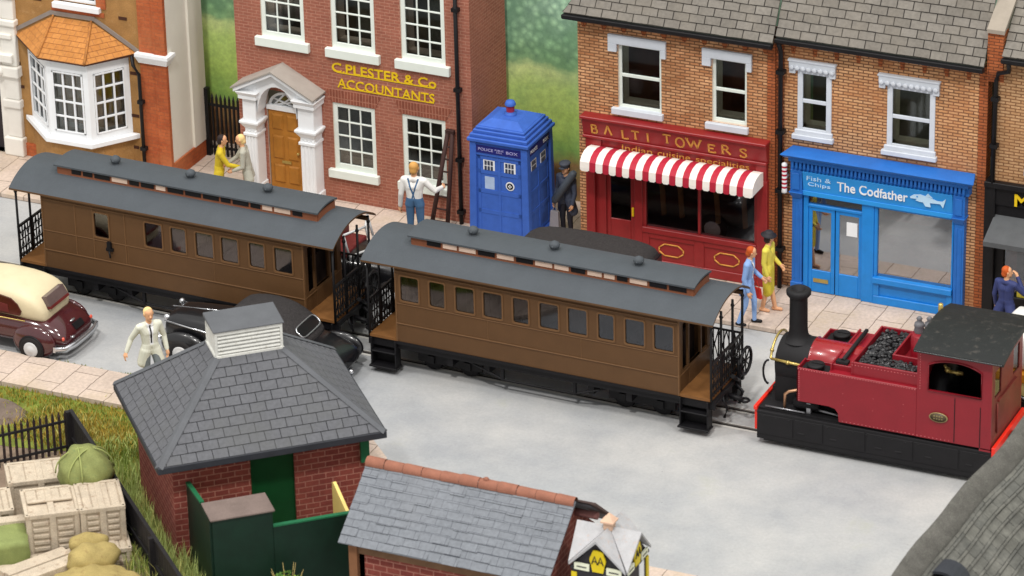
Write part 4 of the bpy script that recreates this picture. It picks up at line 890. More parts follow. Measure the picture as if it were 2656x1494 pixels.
        for yy, yd in ((-.05, 1), (W+.05, -1)):
            y0, y1 = min(yy, yy+.22*yd), max(yy, yy+.22*yd); b = MB()
            b.box(s0, s0+.03, y0, y1, .14, .74); b.box(s1-.03, s1, y0, y1, .14, .74); b.box(s0, s1, y0, y1, .44, .47); b.box(s0-.02, s1+.02, y0-.05*(yd > 0), y1+.05*(yd < 0), .12, .16); b.box(s0, s1, y1-.02 if yd > 0 else y0, y1 if yd > 0 else y0+.02, .16, .74)
            B(b, 'footboard', M_satin, bevel=.006)
        b = MB(); x = xe+sgn*.02; b.box(x-.03, x+.03, W/2-.14, W/2+.14, .45, .75); b.tube([(x, W/2, .55), (x+sgn*.32, W/2, .5)], .05, 8); b.lathe([(.08, -.03), (.11, 0), (.08, .03), (.05, 0), (.08, -.03)], (x+sgn*.36, W/2, .5), 14, 'z')
        b.tube([(x, W/2+.3, .7), (x+sgn*.18, W/2+.32, .5), (x+sgn*.12, W/2+.28, .26)], .035, 7); b.tube([(x, W/2-.3, .7), (x+sgn*.12, W/2-.3, .4), (x+sgn*.05, W/2-.28, .2)], .03, 7)
        B(b, 'coupling', M_satin)
    b = MB(); xe = L+.66; WY = 1.24
    ring = [(xe+.20, WY+.27*math.cos(2*PI*i/20), 1.10+.27*math.sin(2*PI*i/20)) for i in range(21)]; b.tube(ring, .034, 6, cap=False)
    for i in range(4): a_ = PI*i/4; b.tube([(xe+.20, WY+.26*math.cos(a_), 1.10+.26*math.sin(a_)), (xe+.20, WY-.26*math.cos(a_), 1.10-.26*math.sin(a_))], .014, 5)
    b.tube([(xe, WY, 1.10), (xe+.22, WY, 1.10)], .03, 6); b.tube([(xe+.06, WY, 1.1), (xe+.06, WY, .5)], .04, 6); b.tube([(xe+.08, WY-.35, .9), (xe+.1, WY-.1, .7), (xe+.06, WY-.2, .3)], .045, 7)
    B(b, 'brake_wheel', M_black)
    return t
g_w = [(2.62, .42), (3.20, .36), (3.80, .42), (4.38, .40), (5.0, .36), (5.60, .42), (1.40, .36)]
p_w = [(.31+.603*i, (.42, .35, .42)[i % 3]) for i in range(10)]
coach('brown coach with a blank guard compartment and seven windows behind the parked cars', (-8.65, -4.02, 0), R(-1.5), g_w, True)
coach('brown coach with ten windows next to the red locomotive', (-.45, -4.44, 0), R(-1.2), p_w, False)

# ------------------------------------------------------------------ red saddle-boilered tank locomotive
M_lr = paint('loco_red', lin(134, 20, 34), .36, .06, 3, fine=.05, bump=.05)
M_lrd = paint('weathered_red', lin(116, 48, 42), .5, .2, 2, dirt=lin(110, 78, 56))
M_beam = paint('buffer_beam_red', lin(236, 44, 26), .4, .05)
M_lb = paint('loco_black', lin(27, 26, 28), .65, .15, 4, bump=.15, fine=.1)
M_cabroof = paint('cab_roof', lin(32, 34, 34), .6, .15, 2, fine=.25, dirt=lin(74, 70, 66))
def loco():
    t = thing('locomotive', 'small red tank locomotive with tall black chimney and black skirts', 'locomotive', (9.5, -3.6, 0))
    C = -3.6
    b = MB(); b.box(7.16, 11.86, -4.42, -2.78, .70, .755); b.box(7.2, 11.8, -4.3, -2.9, .3, .7); fr = b.build('frame', M_lb, t)
    for y0, y1, s in ((-4.50, -4.43, -1), (-2.77, -2.70, 1)):
        b = MB(); b.box(7.17, 11.84, y0, y1, .13, .72); f = y0 if s < 0 else y1
        for x0, x1 in ((7.2, 7.9), (7.93, 8.5), (8.53, 9.35), (9.38, 10.3), (10.33, 11.2), (11.23, 11.8)): b.box(x0, x1, f-(.012 if s < 0 else 0), f+(.012 if s > 0 else 0), .24, .66)
        for k in range(18): x = 7.3+k*.26; b.box(x-.02, x+.02, f-(.022 if s < 0 else 0), f+(.022 if s > 0 else 0), .61, .63)
        for x in (8.05, 8.7, 9.6, 10.0, 10.6, 11.4): b.box(x-.05, x+.09, f-(.02 if s < 0 else 0), f+(.02 if s > 0 else 0), .36, .40)
        b.box(7.3, 11.75, y0+.01, y1-.01, .10, .13); b.build('skirt', M_lb, t, bevel=.008)
    b = MB(); b.box(7.10, 7.17, -4.5, -2.7, .72, .80); b.box(7.10, 7.16, -4.44, -2.76, .28, .72); fb = b.build('front_beam', M_beam, t, bevel=.006)
    b = MB(); b.box(11.84, 11.91, -4.5, -2.7, .26, .82); rb = b.build('rear_beam', M_beam, t, bevel=.006)
    b = MB(); b.box(11.91, 12.05, -3.75, -3.45, .42, .72); b.box(12.05, 12.16, -3.72, -3.6, .5, .62); b.build('coupler', M_satin, rb, bevel=.02)
    # smokebox and chimney
    b = MB(); b.lathe([(0, 7.34), (.42, 7.34), (.49, 7.37), (.49, 8.0)], (0, C, 1.47), 28, 'x'); b.box(7.36, 7.98, C-.45, C+.45, .75, 1.5); b.lathe([(0, 7.28), (.30, 7.29), (.34, 7.34)], (0, C, 1.45), 20, 'x')
    b.box(7.3, 7.4, C-.42, C+.42, .95, 1.05); sb = b.build('smokebox', M_lb, t, bevel=.008)
    b = MB(); b.lathe([(.30, -.03), (.23, .02), (.19, .10), (.178, .2), (.172, .84), (.18, .86), (.235, .93), (.24, 1.0), (.20, 1.03), (.13, 1.035), (.12, .9), (0, .88)], (7.66, C, 1.93), 26); b.build('chimney', M_lb, t)
    b = MB(); y = C-.53
    b.tube([(7.30, y+.05, 1.64), (8.0, y-.02, 1.64)], .028, 8); b.tube([(7.30, y+.05, 1.64)]+[(7.28, C+.5*math.cos(R(a)), 1.48+.5*math.sin(R(a))) for a in range(160, 15, -12)], .026, 8); b.ball((7.65, y, 1.64), .045, 8); b.ball((7.28, C-.4, 1.78), .045, 8); b.build('handrail', M_brass, t)
    b = MB(); b.tube([(7.24, C-.62+.02*math.sin(a), 1.35+.24*math.cos(a)) if False else (7.25-.11*math.sin(a), C-.5, 1.36+.25*math.cos(a)) for a in [PI*i/10 for i in range(11)]], .022, 6); b.build('brake_hose', M_satin, t)
    b = MB(); b.tube([(8.05, -4.25, 1.22), (7.75, -4.32, 1.14), (7.68, -4.34, 1.08), (7.67, -4.34, .78)], .03, 8); b.build('copper_pipe', paint('copper', lin(196, 150, 116), .35, .1, metal=.5), t)
    # boiler, tanks
    b = MB(); b.lathe([(.47, 8.0), (.50, 8.01), (.47, 8.03), (.47, 9.0)], (0, C, 1.48), 32, 'x'); bo = b.build('boiler', gloss('boiler_red', lin(146, 20, 28), .25, .4), t)
    for s in (-1, 1):
        b = MB(); yo, yi = C+s*.90, C+s*.46; y0, y1 = min(yo, yi), max(yo, yi)
        if s < 0: prof = [(7.97, 1.07), (8.62, 1.07), (8.74, 1.04), (8.80, .96), (8.82, .78), (10.357, .78), (10.357, 1.78), (7.97, 1.78)]
        else: prof = [(7.97, .9), (10.357, .8), (10.357, 1.78), (7.97, 1.78)]
        b.hexa([(p[0], yo, p[1]) for p in prof], [(p[0], yo-s*.03, p[1]) for p in prof])
        b.box(7.97, 8.0, y0, y1, 1.07, 1.78); b.box(8.0, 8.64, y0+.006, y1-.006, 1.66, 1.70); b.box(8.0, 8.64, yi-.015, yi+.015, 1.5, 1.76); b.box(8.6, 10.355, y0+.005, y1-.005, 1.70, 1.785)
        tk = b.build('side_tank', M_lr, t, bevel=.006, recalc=True)
        b = MB(); b.box(8.01, 8.6, min(yo-s*.04, yi+s*.02), max(yo-s*.04, yi+s*.02), 1.701, 1.706); b.build('tank_well', M_lb, tk)
        b = MB(); b.lathe([(.16, 0), (.16, .07), (.17, .08), (.17, .11), (.13, .125), (0, .13)], (8.28, C+s*.70, 1.705), 20); b.box(8.20, 8.42, C+s*.70-.03, C+s*.70+.03, 1.82, 1.85); b.build('filler_cap', M_lb, tk)
    b = MB()
    for k in range(44): b.ball((8.0+k*.054, -4.502, 1.755), .011, 5)
    for k in range(20): b.ball((9.05+k*.065, -4.435, 2.0), .010, 5)
    for k in range(28): b.ball((8.9+k*.078, -4.502, .81), .010, 5)
    for k in range(14): b.ball((10.42, -4.502, 1.8+k*.055), .010, 5); b.ball((8.02, -4.502, 1.1+k*.045), .010, 5)
    for x in (8.9, 9.5, 10.1):
        for z in (1.15, 1.4): b.ball((x, -4.502, z), .007, 5)
    tag(b.build('rivets', paint('rivet_red', lin(206, 110, 112), .35), t), kind='stuff')
    # saddle box and coal bunker
    b = MB(); b.box(8.62, 9.03, -4.34, -2.86, 1.5, 1.9); b.box(8.60, 8.64, -4.4, -2.8, 1.78, 1.93); b.build('saddle_box', M_lr, t, bevel=.008)
    b = MB(); b.tube([(8.80, -4.25, 1.96), (8.80, -2.95, 1.99)], .045, 6); b.box(8.68, 8.92, -4.32, -4.18, 1.91, 1.96); b.build('fire_iron', M_lb, t)
    b = MB()
    b.box(9.03, 9.07, -4.43, -2.77, 1.78, 2.06); b.box(9.07, 10.38, -4.43, -4.39, 1.78, 2.06); b.box(9.07, 10.38, -2.81, -2.77, 1.78, 2.06); b.box(9.07, 10.38, -4.39, -2.81, 1.78, 1.82)
    b.box(9.68, 10.38, -3.97, -3.93, 1.8, 2.12); b.box(9.68, 9.72, -3.93, -2.95, 1.8, 2.12); b.build('coal_bunker', M_lr, t, bevel=.006)
    b = MB(); b.lathe([(.24, 1.8), (.235, 2.34), (.21, 2.36), (0, 2.36)], (10.08, -3.36, 0), 22); dm = b.build('dome', M_lr, t)
    for dx, dy in ((-.09, .0), (.09, .06)):
        b = MB(); b.lathe([(.09, 0), (.10, .06), (.085, .10), (.10, .14), (.09, .2), (.05, .22), (.045, .26), (.06, .29), (.03, .33), (0, .34)], (10.08+dx, -3.36+dy, 2.36), 14); b.build('safety_valve', paint('valve_grey', lin(104, 104, 108), .5, .15), dm)
    # motion seen below the tank
    b = MB(); b.box(7.95, 8.9, -4.1, -3.0, .76, 1.4); b.lathe([(0, 7.85), (.13, 7.85), (.13, 8.35), (0, 8.35)], (0, -4.24, .92), 14, 'x'); b.build('running_gear', M_satin, t)
    b = MB(); b.tube([(8.2, -4.3, .86), (8.85, -4.3, .80)], .025, 6); b.box(8.12, 8.2, -4.36, -4.24, .76, .98); b.tube([(7.3, -4.40, .79), (8.1, -4.40, .79)], .018, 6); b.build('coupling_rod', paint('steel', lin(150, 150, 154), .3, .1, metal=.7), t)
    # cab
    wx0, wx1, wz0 = 10.58, 11.62, 1.80; n = 10
    def top(x): u = (x-(wx0+wx1)/2)/((wx1-wx0)/2); return 2.46-.13*abs(u)**2.4
    for y0, y1 in ((-4.50, -4.46), (-2.74, -2.70)):
        b = MB(); b.box(10.36, wx0, y0, y1, .78, 2.62); b.box(wx1, 11.82, y0, y1, .76, 2.62); b.box(wx0, wx1, y0, y1, .78, wz0)
        for i in range(n):
            xa, xb = wx0+(wx1-wx0)*i/n, wx0+(wx1-wx0)*(i+1)/n
            b.hexa([(xa, y0, top(xa)), (xb, y0, top(xb)), (xb, y1, top(xb)), (xa, y1, top(xa))], [(xa, y0, 2.62), (xb, y0, 2.62), (xb, y1, 2.62), (xa, y1, 2.62)])
        b.box(11.60, 11.82, y0, y1, .72, .78); cs = b.build('cab_side', M_lr, t, weld=False)
        b = MB(); f = y0-.006 if y0 < -3.6 else y1; b.box(11.1, 11.115, f, f+.008, .8, 1.72); b.box(11.60, 11.615, f, f+.008, .78, 1.62); b.build('door_slit', M_satin, cs)
        b = MB(); f = y0-.014 if y0 < -3.6 else y1+.002
        b.tube([(wx0, f, wz0+.5*0), (wx0, f, top(wx0))]+[(wx0+(wx1-wx0)*i/n, f, top(wx0+(wx1-wx0)*i/n)) for i in range(n+1)]+[(wx1, f, wz0), (wx0, f, wz0)], .014, 5); b.build('window_bead', M_lr, cs)
    b = MB(); b.box(10.36, 10.40, -4.46, -2.74, .78, 2.70); b.build('cab_front', M_lr, t)
    b = MB(); b.box(11.78, 11.82, -4.46, -4.32, .78, 2.70); b.box(11.78, 11.82, -2.88, -2.74, .78, 2.70); b.box(11.78, 11.82, -4.32, -2.88, .78, 1.75); b.box(11.78, 11.82, -4.32, -2.88, 2.3, 2.74); b.box(11.78, 11.82, -3.95, -3.25, 1.75, 2.3)
    cr = b.build('cab_rear', M_lrd, t); b = MB(); b.box(11.795, 11.80, -4.32, -3.95, 1.75, 2.3); b.build('pane', M_coachglass, cr); b = MB(); b.box(11.795, 11.80, -3.25, -2.88, 1.75, 2.3); b.build('pane', M_coachglass, cr)
    b = MB(); b.box(11.82, 11.86, -4.15, -3.1, 1.62, 1.66); b.tube([(11.84, -4.2, 1.0), (11.84, -4.2, 1.6)], .02, 6); b.build('rear_handrail', M_lrd, cr)
    b = MB(); b.box(10.4, 11.78, -4.46, -2.74, .80, .86); b.lathe([(0, 10.4), (.45, 10.4), (.45, 10.75), (0, 10.75)], (0, C, 1.45), 20, 'x'); b.box(10.4, 11.78, -2.76, -2.745, .86, 1.8); b.build('cab_interior', M_satin, t)
    b = MB(); b.tube([(10.78, -4.05, 2.02), (11.1, -4.05, 2.02)], .035, 8); b.ball((10.8, -4.05, 2.04), .06, 8); b.tube([(10.8, -4.05, 2.02), (10.74, -4.05, 2.14)], .025, 6); b.lathe([(0, 0), (.04, 0), (.04, .05), (0, .05)], (11.0, -4.08, 2.02), 8, 'y'); b.build('regulator', M_brass, t)
    b = MB(); m_ = 16; y0, y1 = -4.66, -2.54
    def az(y): u = (y-C)/1.06; return 2.62+.17*(1-u*u)
    for i in range(m_):
        ya, yb = y0+(y1-y0)*i/m_, y0+(y1-y0)*(i+1)/m_
        b.hexa([(10.33, ya, az(ya)), (12.08, ya, az(ya)), (12.08, yb, az(yb)), (10.33, yb, az(yb))], [(10.33, ya, az(ya)+.045), (12.08, ya, az(ya)+.045), (12.08, yb, az(yb)+.045), (10.33, yb, az(yb)+.045)])
    ro = b.build('cab_roof', M_cabroof, t, weld=True)
    b = MB()
    for k in range(56): b.ball((10.36+k*.0305, y0-.004, 2.645), .0075, 4)
    tag(b.build('rivets', paint('rivet_grey', lin(170, 172, 174), .5), ro), kind='stuff')
    b = MB(); b.lathe([(.05, 2.60), (.05, 2.86), (.035, 2.88), (0, 2.88)], (10.30, -3.05, 0), 10); b.box(10.30, 10.36, -3.08, -3.02, 2.62, 2.66); b.build('whistle', M_brass, t)
    b = MB(); b.lathe([(0, .02), (.20, .02), (.20, 0), (.23, 0), (.23, -.0)], (0, 0, 0), 28, 'y'); b.bm.transform(Matrix.Translation((10.80, -4.505, 1.27)) @ Matrix.Diagonal((.78, -1., .42, 1)))
    b.lathe([(.205, 0), (.235, .0), (.235, .02), (.205, .02)], (0, 0, 0), 28, 'y', m=1)
    for v in b.bm.verts:
        if v.co.y > -1: v.co = Vector((10.80+v.co.x*.78, -4.505-v.co.y*1.3, 1.27+v.co.z*.42))
    for x in (-.08, -.03, .02, .07): b.box(10.80+x-.012, 10.80+x+.018, -4.534, -4.525, 1.282, 1.31, 1); b.box(10.80+x-.012, 10.80+x+.012, -4.534, -4.525, 1.23, 1.25, 1)
    b.build('name_plate', [paint('plate_bronze', lin(84, 72, 52), .4), paint('dull_brass', lin(150, 132, 90), .4, .1, metal=.3)], t)
loco()
b = MB(); rnd = random.Random(5)
def lumps(b, x0, x1, y0, y1, z, n, r0, r1, hump=.0):
    for _ in range(n):
        x, y = rnd.uniform(x0, x1), rnd.uniform(y0, y1); r = rnd.uniform(r0, r1); s = bmesh.ops.create_icosphere(b.bm, subdivisions=1, radius=r)
        zz = z+rnd.uniform(-.03, .04)+hump*(1-((x-(x0+x1)/2)/((x1-x0)/2))**2)
        for v in s['verts']: v.co = Vector((x, y, zz))+Vector((v.co.x*rnd.uniform(.7, 1.2), v.co.y*rnd.uniform(.7, 1.2), v.co.z*rnd.uniform(.6, 1)))
lumps(b, 9.12, 9.66, -4.34, -2.86, 1.97, 330, .03, .06, .06); lumps(b, 9.66, 10.32, -4.34, -4.0, 1.97, 140, .03, .06, .02); b.box(9.08, 10.36, -4.38, -3.97, 1.83, 1.95); b.box(9.08, 9.67, -4.38, -2.82, 1.83, 1.95)
m, nt, bs = _new('coal_black'); bs.inputs['Base Color'].default_value = lin(36, 36, 38); bs.inputs['Roughness'].default_value = .32
tag(b.build('coal', m), 'shiny black coal heaped in the bunker of the red locomotive', 'coal', kind='stuff')
# ------------------------------------------------------------------ slate-hipped brick hut with its green screen
M_hb = brick('hut_brick', lin(132, 66, 56), lin(116, 54, 48), lin(158, 106, 92), .26, .115, .012, stain=lin(120, 60, 50), stain_amt=.4, bump=.5, vtint=.15)
M_hs = brick('hut_slates', lin(94, 95, 99), lin(91, 92, 96), lin(42, 43, 46), .29, .19, .009, stain=lin(92, 93, 92), stain_amt=.5, bump=.35, vtint=.06)
M_hss = paint('hut_slate_plain', lin(88, 90, 94), .7, .1, 2, fine=.08)
M_fas = paint('fascia_dark', lin(48, 50, 56), .6, .2)
M_green = paint('screen_green', lin(10, 38, 26), .5, .2, 3)
M_greent = paint('green_edge', lin(28, 96, 62), .5, .1, 3)
M_door = paint('door_green', lin(10, 62, 30), .45, .12, 3)
M_cream = paint('cream_paint', lin(222, 196, 118), .6, .08, 3)
M_louv = paint('louvre_cream', lin(208, 208, 202), .55, .1, 4, dirt=lin(170, 166, 154))
def hut():
    t = thing('brick_hut', 'small brick hut with a grey hipped slate roof and white louvred vent', 'hut', (-.5, -10.53, 0), R(41.9))
    B = lambda mb, n, m, p=t, **k: mb.build(n, m, p, local=True, **k)
    hx, hy, ex, ey, ze = 1.80, 1.48, 2.11, 1.80, 2.2
    b = MB(); b.wall(-hx, hx, 0, 2.2, -hy, .2, [(-.36, .46, .05, 2.06)]); b.box(-hx, -hx+.2, -hy+.2, hy, 0, 2.2); b.box(hx-.2, hx, -hy+.2, hy, 0, 2.2); b.box(-hx+.2, hx-.2, hy-.2, hy, 0, 2.2); B(b, 'wall', M_hb)
    b = MB(); b.box(-.36, .46, -hy+.06, -hy+.1, .05, 2.06); b.box(-.36, -.29, -hy+.03, -hy+.06, .05, 2.06); B(b, 'door', M_door)
    E = [(-ex, -ey, ze), (ex, -ey, ze), (ex, ey, ze), (-ex, ey, ze)]; T = [(-.64, -.37, 3.47), (.64, -.37, 3.47), (.64, .37, 3.47), (-.64, .37, 3.47)]
    b = MB()
    for i in range(4): b.slates(E[i], E[(i+1) % 4], T[(i+1) % 4], T[i], .19, .014, 0)
    b.face(T); rf = B(b, 'roof', M_hs)
    for e, q in zip(E, T):
        b = MB(); e, q = Vector(e), Vector(q); d = (q-e).normalized(); s = d.cross(Vector((0, 0, 1))).normalized()*.085; u = Vector((0, 0, .03))
        b.hexa([e-s-u*.6, e+s-u*.6, e+s*.1+u, e-s*.1+u], [q-s-u*.6, q+s-u*.6, q+s*.1+u, q-s*.1+u])
        B(b, 'hip_cap', M_hss, rf, recalc=True)
    b = MB(); b.box(-ex-.02, ex+.02, -ey-.03, -ey+.02, ze-.13, ze+.005); b.box(-ex-.02, ex+.02, ey-.02, ey+.03, ze-.13, ze+.005); b.box(-ex-.03, -ex+.02, -ey+.02, ey-.02, ze-.13, ze+.005); b.box(ex-.02, ex+.03, -ey+.02, ey-.02, ze-.13, ze+.005); b.box(-ex+.02, ex-.02, -ey+.02, ey-.02, ze-.06, ze-.02); B(b, 'eaves_board', M_fas, rf, bevel=.01)
    # louvred vent
    vx, vy = .635, .365; z0, z1 = 3.46, 3.98; b = MB(); b.box(-vx+.05, vx-.05, -vy+.06, vy-.06, z0-.1, z1)
    for sx in (-1, 1):
        for sy in (-1, 1): b.box(*sorted((sx*vx, sx*(vx-.05))), *sorted((sy*vy, sy*(vy-.05))), z0-.1, z1)
    for sy in (-1, 1):
        b.box(-vx-.015, vx+.015, *sorted((sy*(vy+.015), sy*(vy-.04))), z0-.02, z0+.05); b.box(-vx, vx, *sorted((sy*(vy+.004), sy*(vy-.04))), z1-.075, z1)
        for k in range(5):
            z = z0+.065+k*.075; y0, y1 = sy*(vy-.004), sy*(vy-.06)
            b.hexa([(-vx+.05, y0, z), (vx-.05, y0, z), (vx-.05, y1, z+.05), (-vx+.05, y1, z+.05)], [(-vx+.05, y0, z+.022), (vx-.05, y0, z+.022), (vx-.05, y1, z+.072), (-vx+.05, y1, z+.072)])
    for sx in (-1, 1): b.box(*sorted((sx*(vx-.02), sx*(vx-.05))), -vy+.05, vy-.05, z0-.1, z1); b.box(*sorted((sx*(vx+.014), sx*(vx-.04))), -vy-.01, vy+.01, z0-.02, z0+.05)
    vt = B(b, 'vent', M_louv, rf, bevel=.005, recalc=True)
    b = MB(); b.hexa([(-vx-.03, -vy-.03, z1), (vx+.03, -vy-.03, z1), (vx+.03, vy+.03, z1), (-vx-.03, vy+.03, z1)], [(-vx-.03, -vy-.03, z1+.03), (vx+.03, -vy-.03, z1+.03), (vx+.03, vy+.03, z1+.08), (-vx-.03, vy+.03, z1+.08)]); B(b, 'vent_cap', M_hss, vt, bevel=.01)
    # modesty screen
    b = MB(); b.box(-1.52, -.42, -3.30, -3.24, 0, 1.78); b.box(-.42, 1.0, -3.32, -3.26, 0, 1.48); b.box(-.46, -.41, -3.24, -2.68, 0, 1.78); b.prism([(-3.24, 0), (-1.48, 0), (-1.48, 1.62), (-2.6, 1.78), (-3.24, 1.78)], 'x', -1.56, -1.50)
    sc = B(b, 'screen', M_green)
    b = MB(); b.box(-.42, 1.0, -3.335, -3.245, 1.48, 1.51); B(b, 'rail', M_greent, sc); b = MB(); b.prism([(-2.6, 1.79), (-1.48, 1.63), (-1.48, 1.67), (-2.6, 1.83)], 'x', -1.57, -1.49); B(b, 'rail', M_greent, sc)
    b = MB(); b.box(-1.56, -.38, -3.34, -2.64, 1.79, 1.83); B(b, 'canopy', paint('canopy_felt', lin(112, 98, 92), .85, .12, 3, fine=.15), sc, bevel=.01)
    b = MB(); b.prism([(-3.25, 0), (-2.3, 0), (-2.3, 1.62), (-2.38, 1.66), (-3.25, 1.50)], 'x', .94, 1.0); B(b, 'screen_return', M_cream, sc)
    b = MB(); b.box(-1.49, -1.46, -3.24, -1.5, 0, 1.60); B(b, 'screen_lining', M_cream, sc)
    b = MB(); b.box(1.70, 1.86, -1.56, -1.46, 1.5, 2.06); B(b, 'downpipe', M_greent)
hut()

# ------------------------------------------------------------------ outbuilding with orange ridge tiles
M_ss = brick('pale_slates', lin(117, 121, 127), lin(113, 117, 123), lin(80, 83, 90), .30, .16, .005, stain=lin(124, 127, 132), stain_amt=.5, bump=.3, vtint=.06)
def shed():
    t = thing('outbuilding', 'low brick outbuilding with blue-grey slates and an orange tiled ridge', 'shed', (4.9, -12.43, 0))
    x0, x1, yr, zr, ye, ze = 2.90, 6.92, -12.43, 2.70, -13.70, 1.70
    b = MB(); b.slates((x0, ye, ze), (x1, ye, ze), (x1, yr, zr), (x0, yr, zr), .155, .014, 0, .9); b.slates((x1+.26, 2*yr-ye, ze), (x0, 2*yr-ye, ze), (x0, yr, zr), (x1+.26, yr, zr), .155, .012)
    b.face(((x0, ye, ze-.01), (x0, yr, zr-.03), (x1, yr, zr-.03), (x1, ye, ze-.01))); b.face(((x0, 2*yr-ye, ze-.01), (x1+.26, 2*yr-ye, ze-.01), (x1+.26, yr, zr-.03), (x0, yr, zr-.03)))
    rf = b.build('roof', M_ss, t)
    b = MB(); n = 11
    for i in range(n):
        a, c = x0+(x1-x0)*i/n, x0+(x1-x0)*(i+1)/n-.006; k = random.uniform(-.006, .008)
        b.lathe([(.105+k, a), (.112+k, a+.03), (.105+k, c)], (0, yr, zr-.035+k), 12, 'x', a0=-.25, a1=PI+.25)
    b.ball(((x0+x1)/2+.3, yr, zr+.08), (.06, .05, .05), 8); b.build('ridge_tiles', paint('ridge_orange', lin(142, 94, 76), .8, .16, 4, dirt=lin(128, 90, 76), fine=.1), rf)
    b = MB(); b.box(x0+.22, x1-.14, ye+.22, ye+.38, 0, 1.75); b.prism([(ye+.22, 0), (2*yr-ye-.22, 0), (2*yr-ye-.22, 1.72), (yr, 2.60), (ye+.22, 1.72)], 'x', x1-.34, x1-.12); b.prism([(ye+.22, 0), (2*yr-ye-.22, 0), (2*yr-ye-.22, 1.72), (yr, 2.60), (ye+.22, 1.72)], 'x', x0+.2, x0+.4); b.build('wall', M_hb, t)
    b = MB(); b.box(x0+.30, x1-.2, ye+.16, ye+.22, 1.46, 1.72); b.build('render_band', paint('stained_render', lin(112, 84, 62), .9, .2), t)
    b = MB(); b.box(x0+.14, x0+.30, ye+.12, ye+.26, 0, 1.74); b.build('corner_post', paint('weathered_timber', lin(128, 88, 60), .85, .2, 4), t)
    b = MB(); b.hexa([(x1+.02, yr+.02, zr-.02), (x1+.36, yr+.02, zr-.02), (x1+.36, yr+.62, zr-.52), (x1+.02, yr+.62, zr-.52)], [(x1+.02, yr+.02, zr+.03), (x1+.36, yr+.02, zr+.03), (x1+.36, yr+.62, zr-.47), (x1+.02, yr+.62, zr-.47)])
    b.build('bargeboard', paint('old_timber', lin(96, 80, 76), .9, .15), rf)
    b = MB(); b.tube([(x1-.2, yr+.25, zr-.36), (x1+.30, yr+.25, zr-.36)], .07, 8); b.build('purlin_end', paint('purlin_timber', lin(124, 84, 80), .9, .2), rf)
shed()

